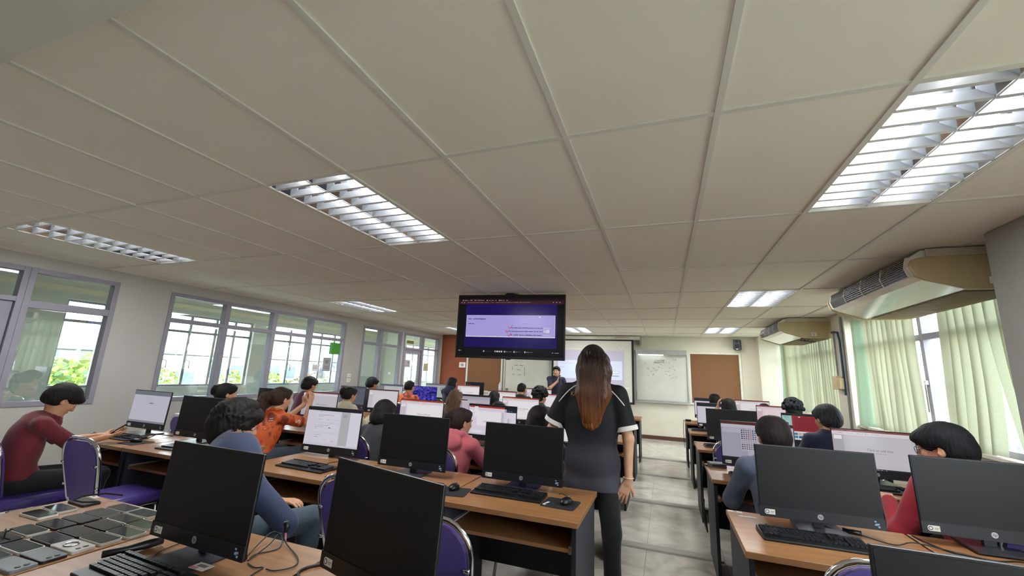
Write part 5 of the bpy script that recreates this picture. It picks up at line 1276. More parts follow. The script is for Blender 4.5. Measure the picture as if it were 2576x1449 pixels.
def wrinkle(seed, amp=.0028):
    r = random.Random(seed); K = [(r.uniform(-1, 1), r.uniform(-1, 1), r.uniform(-1, 1), r.uniform(16, 38), r.uniform(0, 6)) for _ in range(5)]
    def g(X, Y, Z):
        o = 0
        for a, b, c, f, p in K: o = o + np.sin((a * X + b * Y + c * Z) * f + p + 2.0 * np.sin((b * X - a * Z) * f * .4))
        return amp * o / 2.2
    return g
def build_person(label, x, y, ztop, yaw=0, lean=10, hyaw=0, hpitch=8, style='short', hair=HB, top='tee', topc=('navy', '#232b45'), trousers=('dark', '#1c1d22'), skin=None, vox=.010, seed=0,
                 hands=None, sit=True, eyes=False, glasses=False, female=False, s=.95, knees=None, hoodc=None, arms=True, legs=True, body_k=1.0, hair_noise=.0010, group=None, headtilt=0, armk=1.0, slv=.72, extraS=None, shirt_name=None, hairprims=None, hunch=0.0, shdrop=0.0, headx=0.0):
    """seated figure: (x,y,ztop) is the top of the head; yaw 0 faces the front of the room"""
    skin = skin or SKIN; A = math.radians(lean)
    hipz = .50 if sit else .84
    neckl = .262 * s
    T_ = (ztop - hipz - neckl) / math.cos(A)
    off = T_ * math.sin(A) + .03
    Rw = rotz(math.radians(yaw)); o = Rw @ V3(headx, off, 0)
    t = thing('person', (x - o[0], y - o[1], 0), math.radians(yaw), label, 'person', group)
    hip = V3(0, 0, hipz); dr = V3(0, math.sin(A), math.cos(A)); N = hip + dr * T_
    Rt = rotx(-A)
    sh = [N + Rt @ V3(sg * .165 * s * body_k, -.045 * hunch, -(.045 + shdrop) * s) for sg in (-1, 1)]; Hb = V3(0, -.055 * hunch, 0)
    Hc = V3(headx, off, ztop - .125 * s) + V3(0, .01, 0)
    RH = rotz(math.radians(hyaw)) @ rotx(-math.radians(hpitch)) @ roty(math.radians(headtilt))
    HP, T = head_prims(RH, Hc, s, female)
    # arms
    hd = hands or [(-.16, .42, .745), (.16, .42, .745)]
    el, wr = [], []
    for i, sg in enumerate((-1, 1)):
        e, w_ = ik(sh[i], np.array(hd[i][:3], float), .27 * s * armk, .235 * s * armk, (sg * .55, -.35, -1.0) if len(hd[i]) < 6 else hd[i][3:6]); el.append(e); wr.append(w_)
    kn = knees or [(-.13, .42, .50), (.13, .42, .50)]
    if not sit: kn = knees or [(-.09, .02, .46), (.09, .02, .46)]
    K = [np.array(k_, float) for k_ in kn]; an = [V3(K[i][0] * 1.05, K[i][1] - (.04 if sit else .02), .09) for i in (0, 1)]
    hj = [hip + V3(sg * .085 * s, 0, 0) for sg in (-1, 1)]
    # body : one continuous skin mesh
    B = HP + [cap(T(0, -.02, -.04), N + V3(0, .01, 0), .052 * s, .056 * s, .03), ell(hip + dr * T_ * .72 + Hb, V3(.145, .088, .17) * s * body_k, Rt, .04), ell(hip + dr * T_ * .3 + Hb * .6, V3(.125, .088, .16) * s, Rt, .04), ell(hip, V3(.14, .10, .09) * s, Rt, .04),
              cap(sh[0], sh[1], .045 * s, .045 * s, .04)]
    for i, sg in enumerate((-1, 1)):
        B += [cap(sh[i], el[i], .044 * s, .035 * s, .02), cap(el[i], wr[i], .036 * s, .023 * s, .015)]
        d = unit(wr[i] - el[i]); n_ = V3(0, 0, -1) if sit else V3(-sg, 0, 0)
        if len(hd[i]) >= 9: d = unit(np.array(hd[i][6:9]))
        if len(hd[i]) >= 12: n_ = np.array(hd[i][9:12], float)
        elif abs(d @ n_) > .9: n_ = V3(-sg, 0, 0)
        if sit and len(hd[i]) < 7: d = unit(V3(d[0], d[1], d[2] * .3))
        tdir = np.cross(unit(d), unit(n_ - unit(d) * (n_ @ unit(d)))); want = V3(-sg, 0, 0) if len(hd[i]) < 13 else np.array(hd[i][12:15], float)
        B += hand_prims(wr[i], d, n_, 1 if tdir @ want > 0 else -1, .38 if sit else .3, s)
        if legs: B += [cap(hj[i], K[i], .065 * s, .045 * s, .03), cap(K[i], an[i], .042 * s, .032 * s, .02)]
    V, Q = sdf_mesh(B, vox, .02); body = put('body', np_mesh('body', V, Q, skin), t)
    # face
    if eyes:
        for sg in (-1, 1):
            e = MB(); p = T(sg * .031, .0815, .003); e.mat(0).ball(p, .0105 * s, 12, 8, (1, 1, .72)); q = T(sg * .031, .0885, .003); e.mat(1).ball(q, .0058 * s, 10, 6); e.build('eye', [EYEW, EYED], t, smooth=True)
            b_ = MB(); b_.tube([T(sg * .014, .097, .024), T(sg * .030, .098, .030), T(sg * .048, .086, .026)], [.003 * s, .0035 * s, .002 * s], 6); b_.build('eyebrow', hair_mat(*hair), t, smooth=True)
        l = MB(); l.tube([T(-.02, .090, -.0575), T(-.008, .0965, -.0565), T(.008, .0965, -.0565), T(.02, .090, -.0575)], [.002 * s, .004 * s, .004 * s, .002 * s], 6); l.build('lips', LIP, t, smooth=True)
    if glasses:
        g = MB()
        for sg in (-1, 1):
            g.tube([T(sg * .032 + .021 * math.cos(i * PI / 8), .106, .002 + .017 * math.sin(i * PI / 8)) for i in range(16)], .0016, 5, closed=True)
            g.tube([T(sg * .053, .105, .006), T(sg * .076, .06, .008), T(sg * .080, -.01, .002)], .0016, 5)
        g.tube([T(-.011, .106, .004), T(.011, .106, .004)], .0014, 5); go = g.build('glasses', mat('glasses_frame', '#26262a', .3), t)
    # hair
    hp = hair_prims(style, RH, T, s, seed) if hairprims is None else hairprims(RH, T, s, Hc)
    V, Q = sdf_mesh(hp, min(vox, .006 if vox < .007 else .008), .015, strand_noise(Hc, s, hair_noise)); put('hair', np_mesh('hair', V, Q, hair_mat(*hair)), t)
    # shirt
    long_ = top in ('long', 'hoodie', 'jacket'); th = .020 if long_ else .014
    S = [ell(hip + dr * T_ * .74 + Hb, V3(.155, .098, .18) * s * body_k + th * .4, Rt, .05), ell(hip + dr * T_ * .42 + Hb * .7, V3(.148, .105, .19) * s * body_k + th * .3, Rt, .05), ell(hip + dr * .03, V3(.155, .118, .10) * s * body_k + th * .3, Rt, .05),
         cap(sh[0], sh[1], .050 * s + th * .5, None, .04), cap(N + V3(0, .0, .012), N + V3(0, .0, -.03), .060 * s, .075 * s, .03)]
    for i in (0, 1):
        if long_:
            wq = wr[i] - unit(wr[i] - el[i]) * .015
            S += [cap(sh[i], el[i], .056 * s + th * .3, .048 * s + th * .2, .03), cap(el[i], wq, .048 * s + th * .1, .034 * s, .02)]
        else:
            e2 = sh[i] + (el[i] - sh[i]) * slv; S += [cap(sh[i], e2, .054 * s, .056 * s, .03)]
    if top == 'hoodie':
        for k in range(10):
            a = k * 2 * PI / 10; a2 = (k + 1) * 2 * PI / 10
            f = lambda a: N + Rt @ V3(.088 * s * math.cos(a), .070 * s * math.sin(a) - .012, .022 - .020 * math.sin(a))
            S.append(cap(f(a), f(a2), .032 * s, .032 * s, .012))
        S.append(ell(N + Rt @ V3(0, -.100 * s, -.035), V3(.115, .050, .080) * s, Rt, .02))
    if top == 'collar':
        for k in range(10):
            a = k * 2 * PI / 10; a2 = (k + 1) * 2 * PI / 10; f = lambda a: N + Rt @ V3(.062 * s * math.cos(a), .056 * s * math.sin(a) + .004, .018 - .012 * math.sin(a))
            S.append(cap(f(a), f(a2), .011 * s, .011 * s, .008))
    S.append(sub(cap(N + V3(0, .01, .028), N + V3(0, .02, .16), .054 * s, .058 * s, .006)))
    if not long_:
        for i in (0, 1):
            e2 = sh[i] + (el[i] - sh[i]) * slv; u = unit(el[i] - sh[i]); S.append(sub(ell(e2 + u * .060, V3(.075, .075, .052), np.stack([unit(np.cross(u, [0.3, 1, .2])), unit(np.cross(u, np.cross(u, [0.3, 1, .2]))), u], 1), .006)))
    if extraS: S = extraS(S, locals())
    V, Q = sdf_mesh(S, vox, .03, wrinkle(seed + 3, .003 if long_ else .0022)); shirt = put('shirt' if not long_ else ('hoodie' if top == 'hoodie' else 'long_sleeved_top'), np_mesh('top', V, Q, topc if not isinstance(topc, tuple) else cloth(*topc)), t)
    if legs:
        P = [ell(hip + V3(0, 0, -.01), V3(.155, .118, .10) * s, None, .04)]
        for i in (0, 1): P += [cap(hj[i], K[i], .086 * s, .062 * s, .03), cap(K[i], an[i] + V3(0, 0, .02), .060 * s, .052 * s, .02)]
        V, Q = sdf_mesh(P, max(vox, .009), .03, wrinkle(seed + 9, .002)); put('trousers', np_mesh('trousers', V, Q, trousers if not isinstance(trousers, tuple) else cloth(*trousers)), t)
        for i in (0, 1):
            V, Q = sdf_mesh([ell(an[i] + V3(0, .05, -.045), V3(.045, .125, .040), None), cap(an[i] + V3(0, -.01, -.06), an[i] + V3(0, -.01, .0), .045, .040, .02)], .011, .02, clipz=.003); put('shoe', np_mesh('shoe', V, Q, mat('shoe_dark', '#222226', .6)), t)
    return t, dict(shirt=shirt, body=body, s=s, T=T, N=N, sh=sh, el=el, wr=wr, hip=hip, Rt=Rt, Tl=T_, dr=dr, Hc=Hc, RH=RH, K=K, off=off)
from mathutils.bvhtree import BVHTree
def surf_back(obj):
    """returns f(x, z) -> point on the back (-y side) of a mesh in its local frame"""
    me = obj.data; bv = BVHTree.FromPolygons([tuple(v.co) for v in me.vertices], [tuple(p.vertices) for p in me.polygons])
    def f(x, z, d=(0, 1, 0), o=None, lift=.0012):
        org = Vector((x, -1.0, z)) if o is None else Vector(o)
        h = bv.ray_cast(org, Vector(d))
        if h[0] is None: return None
        return h[0] + h[1] * lift
    return f
def project_shape(f, polys, name, m_, parent, d=(0, 1, 0), lift=.0015):
    """polys: list of (verts2d, faces) in (x,z) laid on the garment"""
    b_ = MB()
    for vs, fs in polys:
        P = [f(v[0], v[1], lift=lift) for v in vs]
        if any(p is None for p in P): continue
        b_.add([tuple(p) for p in P], [tuple(q) for q in fs])
    return b_.build(name, m_, parent)
def text_polys(body, x, z, size, shear=0, mirror=False):
    vs, fs, wd = text_mesh(body, size, shear)
    return [([(x + v[0], z + v[1]) for v in vs], fs)]
LJ = ['black', '#1d1918', '#0a0909']
# ---- jersey with orange swirls
def jersey_mat():
    M = bpy.data.materials.new('orange_swirl_jersey'); M.use_nodes = True; n = M.node_tree; b = n.nodes['Principled BSDF']
    t = n.nodes.new('ShaderNodeTexCoord'); nz = n.nodes.new('ShaderNodeTexNoise'); nz.inputs['Scale'].default_value = 5.5; nz.inputs['Detail'].default_value = 0.6; nz.inputs['Distortion'].default_value = 2.2
    r = n.nodes.new('ShaderNodeValToRGB'); e = r.color_ramp.elements; e[0].color = lin('#7c2c14'); e[0].position = .36; e[1].color = lin('#d8b48c'); e[1].position = .74
    for p, c in ((.42, '#a8401c'), (.455, '#d9622a'), (.56, '#e2662c'), (.62, '#cf4c1e'), (.66, '#8f3018'), (.675, '#e0762e'), (.72, '#e08a4a')): x = e.new(p); x.color = lin(c)
    n.links.new(t.outputs['Object'], nz.inputs['Vector']); n.links.new(nz.outputs['Fac'], r.inputs[0]); n.links.new(r.outputs[0], b.inputs['Base Color']); b.inputs['Roughness'].default_value = .6; return M
JERSEY = jersey_mat(); MATS['jersey'] = JERSEY
# ================= seated people (x, y, top of head)
P = {}
def bp(key, *a, **k): P[key] = build_person(*a, **k)
# boy with phone
bp('boy', 'person in a maroon shirt by the left wall, bent over a handheld phone', -4.40, 1.90, 1.186, yaw=-10, lean=13, hunch=1.3, hpitch=36, style='mop', hair=('black', '#221d1a', '#100e0d'), top='collar', topc=('maroon', '#6a1a26'), trousers=('black', '#16161a'), vox=.0055, seed=1, eyes=True,
   hands=[(-.05, .43, .77, -.5, -.3, -1, .25, 1, .15, .2, 0, 1, 0, -.3, 1), (.05, .43, .77, .5, -.3, -1, -.25, 1, .15, -.2, 0, 1, 0, -.3, 1)], slv=.85, skin=SKIN)
t, q = P['boy']; wm = Matrix.Translation(t.location) @ Matrix.Rotation(t.rotation_euler.z, 4, 'Z')
hp = wm @ Vector((q['wr'][0] + q['wr'][1]) / 2) 
ph = thing('smartphone', hp + wm.to_3x3() @ Vector((0, .085, .045)), t.rotation_euler.z, 'phone held in both hands by the person in maroon', 'phone'); ph.rotation_euler = (math.radians(38), 0, t.rotation_euler.z - .3)
MB().box(-.035, .035, -.07, .07, 0, .008).build('case', BLACKP, ph, bevel=.004); MB().box(-.032, .032, -.067, .067, .008, .0088).build('screen', mat('phone_glass', '#1c1e1f', .06), ph)
bp('bun_far', 'person with a small dark bun showing only above the switched-off wall-side computer', -4.605, 3.35, 1.172, yaw=-10, lean=10, hyaw=-15, style='bun', hair=LJ, top='long', topc=('black', '#1b1b20'), vox=.0075, seed=2, eyes=True, female=True, skin=SKIN2)
bp('hoodie', 'person with messy black hair in a navy hoodie and blue jeans, seen from behind', -2.40, 1.83, 1.185, yaw=-12, lean=8, hunch=.25, body_k=1.25, headx=-.14, shdrop=.05, hyaw=-14, hpitch=14, headtilt=6, style='spiky', hair=('black', '#15151a', '#08080a'), top='hoodie', topc=('navyhoodie', '#303955'), trousers=('denim', '#46545f'), vox=.006, seed=3, eyes=True, s=1.08,
   hands=[(-.02, .34, .60, -1, -.3, -.6), (.14, .26, .60, 1.4, .0, -.5)], knees=[(-.20, .40, .50), (.20, .44, .53)], skin=SKIN2)
bp('orange', 'woman with a curly brown ponytail in an orange patterned jersey, hands clasped before her face', -3.82, 3.38, 1.168, yaw=-4, lean=20, hyaw=-4, style='pony', hair=('brown', '#4a3428', '#231812'), top='tee', topc=JERSEY, trousers=('denim', '#4c5f70'), vox=.0055, seed=4, eyes=True, female=True, s=1.0,
   hands=[(-.045, .52, .97, -.5, .2, -1, .10, .25, 1, 1, 0, 0, 0, -1, .2), (.045, .52, .97, .5, .2, -1, -.10, .25, 1, -1, 0, 0, 0, -1, .2)], slv=.80, skin=SKIN2)
t, q = P['orange']; f = surf_back(q['shirt'])
dm = [([(-.085, .955), (-.045, .965), (-.035, .93), (-.06, .895), (-.09, .92)], [(0, 4, 3, 2, 1)])]
project_shape(f, dm, 'white_emblem', PAPER, t); project_shape(f, [([(-.078, .948), (-.052, .955), (-.045, .932), (-.062, .908), (-.082, .925)], [(0, 4, 3, 2, 1)])], 'emblem_inner', mat('emblem_dark_red', '#5a1c18', .6), t, lift=.0025)
for k, (x, z) in enumerate(((.075, .84),)): project_shape(f, [([(x, z), (x + .035, z + .006), (x + .035, z + .012), (x, z + .006)], [(0, 1, 2, 3)]), ([(x, z + .02), (x + .03, z + .026), (x + .03, z + .032), (x, z + .026)], [(0, 1, 2, 3)])], 'white_stripe_mark', PAPER, t)
# white S on the right sleeve
e_, s_ = q['el'][1], q['sh'][1]; mid = Vector(s_ + (e_ - s_) * .55)
vs, fs, wd = text_mesh('S', .085); bv = BVHTree.FromPolygons([tuple(v.co) for v in q['shirt'].data.vertices], [tuple(p.vertices) for p in q['shirt'].data.polygons])
up = Vector(unit(s_ - e_)); dv = Vector((-1, .45, 0)).normalized(); rt = dv.cross(up).normalized(); b_ = MB(); ok = []
for v in vs:
    o = mid - dv * .4 + rt * (v[0] - wd / 2) + up * (v[1] - .03); h = bv.ray_cast(o, dv); ok.append(h[0] + h[1] * .0015 if h[0] is not None else None)
if all(p is not None for p in ok): b_.add([tuple(p) for p in ok], fs); b_.build('sleeve_letter', PAPER, t)
bp('maroon2', 'person with round black hair and glasses in a plum top, beyond the clasped hands', -4.855, 4.75, 1.237, yaw=-8, lean=14, style='mop', top='long', topc=('plum', '#5a2038'), vox=.0075, seed=5, eyes=True, glasses=True)
bp('cream', 'woman with a black hair bun in a cream top, reaching to her keyboard', -4.093, 4.72, 1.14, yaw=-12, lean=14, hpitch=14, style='bun', hair=LJ, top='long', topc=('cream', '#cfc3a8'), vox=.0075, seed=6, eyes=True, female=True)
bp('blackjk', 'person with short black hair in a black jacket, beyond the computer of the cream top', -4.9, 6.2, 1.235, yaw=-6, lean=8, hyaw=-10, style='mop', top='jacket', topc=('blackjk', '#17181c'), vox=.009, seed=7, eyes=True)
bp('bob', 'person with a dark rounded bob in a charcoal top, behind the lit form screen', -2.443, 3.3, 1.123, yaw=-10, lean=16, hpitch=22, style='bob', hair=('black', '#241e1d', '#110f0f'), top='long', topc=('charcoal', '#33363a'), vox=.0065, seed=8, female=True, skin=SKIN2)
bp('orange2', 'short-haired person in an orange jersey, left of the blue wallpaper screen', -4.15, 6.25, 1.213, yaw=0, lean=6, style='crop', top='tee', topc=JERSEY, vox=.009, seed=9)
bp('navyhood', 'person with black wavy hair in a dark navy hoodie near the left pinboard', -3.993, 7.5, 1.278, yaw=-14, lean=10, hyaw=-12, style='bob', hair=('black', '#17161a', '#0b0a0c'), top='hoodie', topc=('darknavy', '#1f2238'), vox=.009, seed=10, glasses=True)
bp('lightbrown', 'woman with long straight light-brown hair and a white hair clip', -2.441, 4.7, 1.184, yaw=0, lean=6, style='long', hair=('lightbrown', '#80664a', '#4a3626'), top='tee', topc=('greytop', '#4a4a50'), vox=.007, seed=11, female=True)
t, q = P['lightbrown']; c = Vector(q['T'](.062, -.02, .10)); MB().box(c.x - .006, c.x + .012, c.y - .03, c.y + .02, c.z - .004, c.z + .012).build('hair_clip', PAPER, t, bevel=.003)
bp('pink', 'woman with tied-back dark brown hair in a pink hoodie with a navy collar', -1.653, 3.3, 1.104, yaw=-8, lean=14, hyaw=-26, hpitch=8, style='bun', hair=('darkbrown', '#34231f', '#1b1210'), top='hoodie', topc=('pink', '#c4606a'), vox=.006, seed=12, eyes=True, female=True, skin=SKIN2)
t, q = P['pink']; cz = q['N']; V, Q = sdf_mesh([cap(cz + V3(0, .01, -.02), cz + V3(0, .01, .035), .070, .064, .02), sub(cap(cz + V3(0, .02, .0), cz + V3(0, .03, .1), .052, .056, .006))], .006, .01); put('collar', np_mesh('collar', V, Q, cloth('navycollar', '#20264a')), t)
bp('straight', 'person with straight black hair seen from behind, left of the short-haired man', -2.476, 6.05, 1.133, yaw=0, lean=6, style='long', hair=LJ, top='long', topc=('dark2', '#202026'), vox=.009, seed=13, female=True)
bp('dome', 'person of whom only the dark crown shows above the two-window screen', -1.861, 4.7, 1.076, yaw=0, lean=14, style='bob', hair=LJ, top='long', topc=('dark3', '#26262c'), vox=.009, seed=14)
bp('crop', 'man with close-cropped black hair seen from behind near the left side of the whiteboard', -2.471, 7.35, 1.241, yaw=-8, lean=5, style='crop', top='tee', topc=('black2', '#18181c'), vox=.008, seed=15)
bp('curly', 'person with a big mop of curly black hair left of the presenter', -1.765, 6.1, 1.204, yaw=-14, lean=8, hyaw=-14, style='curly', top='tee', topc=('dark4', '#1e1e24'), vox=.007, seed=16, s=1.02)
bp('roundblack', 'person with smooth black hair right behind the black computer left of the standing woman', -.94, 3.25, 1.17, yaw=0, lean=8, style='bob', hair=('black', '#131318', '#08080b'), top='tee', topc=('indigo', '#2c2c54'), vox=.006, seed=17, s=1.04, trousers=('denim', '#4c5f70'), female=True)
bp('r5', 'person with short black hair in the front row at the right aisle', .724, 7.35, 1.226, style='short', top='tee', topc=('dark5', '#26262c'), vox=.009, seed=18)
bp('r4', 'person with black hair raising one hand, at the right aisle', .766, 6.15, 1.206, style='bob', hair=LJ, top='long', topc=('dark6', '#26262c'), vox=.009, seed=19, hands=[(-.13, .14, 1.06, -.3, .5, -1, .15, .0, 1, 1, 0, 0, 0, 1, 0), (.16, .42, .745)], female=True)
t, q = P['r4']; MB().tube([tuple(Vector(q['wr'][0]) + Vector((.028 * math.cos(i * PI / 6), .028 * math.sin(i * PI / 6), .0))) for i in range(12)], .006, 6, closed=True).build('bracelet', PAPER, t, smooth=True)
bp('r5b', 'person with only a sliver of black hair showing, front row, window side', 1.396, 7.35, 1.117, style='short', lean=14, top='tee', topc=('dark7', '#2a2a30'), vox=.010, seed=20)
bp('r4b', 'person with wavy black hair behind the maze screen, against the far blinds', 1.481, 6.15, 1.219, style='curly', hair=('blackgreen', '#23262a', '#101214'), top='tee', topc=('dark8', '#24262c'), vox=.008, seed=21, s=1.02)
bp('r3b', 'person with grey-black rounded hair in a dark navy shirt, playing at the maze screen', 1.408, 4.75, 1.242, yaw=8, hyaw=14, lean=8, style='mop', hair=('greyblack', '#3a3c42', '#1a1c20'), top='tee', topc=('navy2', '#1d2440'), vox=.0065, seed=22, s=1.04, eyes=True)
bp('r2a', 'person with thick dark hair in a grey-blue hoodie at the coloured icon screen', .667, 3.3, 1.196, yaw=4, hyaw=4, lean=12, hpitch=14, style='mop', hair=('darkbrown2', '#2b221f', '#141010'), top='hoodie', topc=('greyblue', '#5d667c'), vox=.006, seed=23, s=1.06, trousers=('dark', '#1c1d22'))
bp('r2b', 'person with glasses and thick black hair in a red jacket at the right edge', 1.503, 3.2, 1.228, yaw=18, hyaw=34, lean=18, hpitch=12, style='mop', hair=('blackgreen', '#23262a', '#101214'), top='jacket', topc=('red', '#a32430'), vox=.006, seed=24, s=1.10, eyes=True, glasses=True, skin=SKIN2)
# presenter at the front
bp('presenter', 'presenter in glasses and a dark navy polo shirt holding a microphone to his mouth', -2.384, 9.6, 1.609, yaw=200, lean=0, hyaw=-22, hpitch=0, sit=False, style='short', top='collar', topc=('polo', '#171c34'), trousers=('black', '#16161a'), vox=.0065, seed=25, s=.98, eyes=True, glasses=True, skin=SKIN2,
   hands=[(-.22, .24, 1.02), (-.02, .19, 1.27, 1, .0, -1, -.25, .25, .8, -.9, -.2, 0, 0, 0, 1)], slv=.8)
t, q = P['presenter']; wv = Vector(q['wr'][1])
mcp = wv + Vector((-.03, .055, .055)); mw = Matrix.Translation(t.location) @ Matrix.Rotation(t.rotation_euler.z, 4, 'Z')
mc = thing('microphone', mw @ mcp, t.rotation_euler.z, 'black handheld microphone held to the mouth of the presenter', 'microphone')
MB().tube([(0, .0, -.08), (0, 0, .06)], [.011, .016], 12).build('handle', BLACKP, mc, smooth=True); MB().ball((0, 0, .08), .022, 14, 10).build('grille_head', GREYP, mc, smooth=True)

# ================= standing woman seen from behind
def gown(S, L):
    hip, N, sh, el = L['hip'], L['N'], L['sh'], L['el']
    S += [ell(V3(0, -.005, .86), V3(.185, .118, .20), None, .04), ell(V3(0, 0, 1.12), V3(.195, .115, .22), None, .04), cap(V3(-.085, 0, .72), V3(.085, 0, .72), .098, .098, .04)]
    for i in (0, 1): u = unit(el[i] - sh[i]); S.append(cap(sh[i] + u * .05, sh[i] + u * .20, .056, .071, .03)); 
    S.append(sub(ell(V3(0, 0, .60), V3(.4, .4, .095), None, .008)))
    for i in (0, 1): u = unit(el[i] - sh[i]); S.append(sub(ell(sh[i] + u * .272, V3(.085, .085, .052), np.stack([unit(np.cross(u, [0.3, 1, .2])), unit(np.cross(u, np.cross(u, [0.3, 1, .2]))), u], 1), .004)))
    return S
def long_hair(RH, T, s, Hc):
    Pp = [ell(T(0, -.014, .038), V3(.088, .108, .090) * s, RH, .02), ell(T(0, -.05, -.02), V3(.095, .082, .11) * s, RH, .02), ell(T(0, .045, .07), V3(.07, .05, .04) * s, RH, .02)]
    zb = 1.09
    for x, dz, w0 in ((-.040, .08, .038), (-.030, .03, .044), (-.014, .0, .048), (.008, -.01, .050), (.034, -.005, .048), (.058, .01, .044), (.078, .045, .038)):
        a = T(x * .9, -.055, .0); m0 = V3(Hc[0] + x * 1.12, Hc[1] - .105, 1.45); m1 = V3(Hc[0] + x * 1.16, Hc[1] - .140, 1.30); e = V3(Hc[0] + x * .62, Hc[1] - .165, zb + dz + .03)
        Pp += [cap(a, m0, w0 * 1.05, w0 * .98, .05), cap(m0, m1, w0 * .98, w0 * .9, .05), cap(m1, e, w0 * .9, w0 * .52, .05)]
    Pp += [sub(ell(T(0, .125, -.05), V3(.068, .08, .095) * s, RH, .012))]
    for q_ in (-.004, .004): Pp.append(sub(cap(T(q_, -.06, .137), T(q_, .03, .133), .004, .004, .004)))
    return Pp
GM = bpy.data.materials.new('black_to_grey_sport_fabric'); GM.use_nodes = True; MATS['gm'] = GM
n = GM.node_tree; b = n.nodes['Principled BSDF']; t_ = n.nodes.new('ShaderNodeTexCoord'); sp_ = n.nodes.new('ShaderNodeSeparateXYZ'); n.links.new(t_.outputs['Object'], sp_.inputs[0])
r_ = n.nodes.new('ShaderNodeValToRGB'); e = r_.color_ramp.elements; mr = n.nodes.new('ShaderNodeMapRange'); mr.inputs['From Min'].default_value = .66; mr.inputs['From Max'].default_value = 1.4
n.links.new(sp_.outputs['Z'], mr.inputs['Value']); n.links.new(mr.outputs[0], r_.inputs[0]); e[0].color = lin('#55555e'); e[1].color = lin('#101013'); e[1].position = .66; x = e.new(.28); x.color = lin('#36363e')
nz = n.nodes.new('ShaderNodeTexNoise'); nz.inputs['Scale'].default_value = 500; mx = n.nodes.new('ShaderNodeMixRGB'); mx.blend_type = 'MULTIPLY'; mx.inputs[0].default_value = .25; n.links.new(r_.outputs[0], mx.inputs[1]); n.links.new(nz.outputs['Fac'], mx.inputs[2]); n.links.new(mx.outputs[0], b.inputs['Base Color']); b.inputs['Roughness'].default_value = .7; b.inputs['Specular IOR Level'].default_value = .25
bp('woman', 'standing woman seen from behind with very long brown hair and a black-grey shirt', -.475, 2.98, 1.637, yaw=0, lean=0, hpitch=4, sit=False, style='verylong', hair=('chestnut', '#5c341c', '#24140c'), hairprims=long_hair, top='tee', topc=GM, trousers=('blackpants', '#0f0f11'), vox=.0052, seed=31, s=1.0, female=True, armk=1.06, body_k=1.04, shdrop=.028,
   hands=[(-.215, .02, .80, -1, .0, -.2, .1, .15, -1, -1, .2, 0, 0, 1, 0), (.235, -.02, .775, 1, -.1, .1, -.42, -.05, -1, -.1, 1, 0, 1, 0, -.2)], extraS=gown, slv=.9, hair_noise=.0011, knees=[(-.09, .03, .44), (.125, .0, .44)], skin=SKIN2)
t, q = P['woman']; wx, wy = t.location.x, t.location.y
f = surf_back(q['shirt'])
for sg in (-1, 1):
    pts = []
    for k in range(13):
        a = k / 12; x = sg * (.095 + .125 * a) ; z = 1.355 - .07 * a - .05 * a * a
        if k in (9,): continue
        p = f(x, z, lift=.001)
        if p is not None: pts.append(p)
    if len(pts) > 2: MB().tube(pts, .0034, 6, flat=.5).build('white_piping', PAPER, t, smooth=True)
    i = 0 if sg < 0 else 1; u = Vector(unit(q['el'][i] - q['sh'][i])); c0 = Vector(q['sh'][i]) + u * .205; c1 = Vector(q['sh'][i]) + u * .236
    cf = MB(); cf.tube([c0, c1], [.0765, .0785], 32); cb_ = cf.build('sleeve_cuff', mat('white_rib_cuff', '#d8d4cc', .8, bump=.1), t, smooth=False, bevel=.003)
GOLD = mat('gold_print', '#b5813a', .5)
project_shape(f, text_polys('KA', -.138, 1.283, .038, .12), 'printed_letters', GOLD, t); project_shape(f, text_polys('T', .122, 1.283, .038, .12), 'printed_letter', GOLD, t)
w0 = Vector(q['wr'][1]); u = Vector(unit(q['wr'][1] - q['el'][1])); a1 = u.orthogonal().normalized(); a2 = u.cross(a1)
MB().tube([tuple(w0 - u * .012 + (a1 * math.cos(i * PI / 8) + a2 * math.sin(i * PI / 8)) * .031) for i in range(16)], .0035, 8, closed=True).build('bracelet', mat('pale_gold', '#d8c8b0', .3, .4), t, smooth=True)
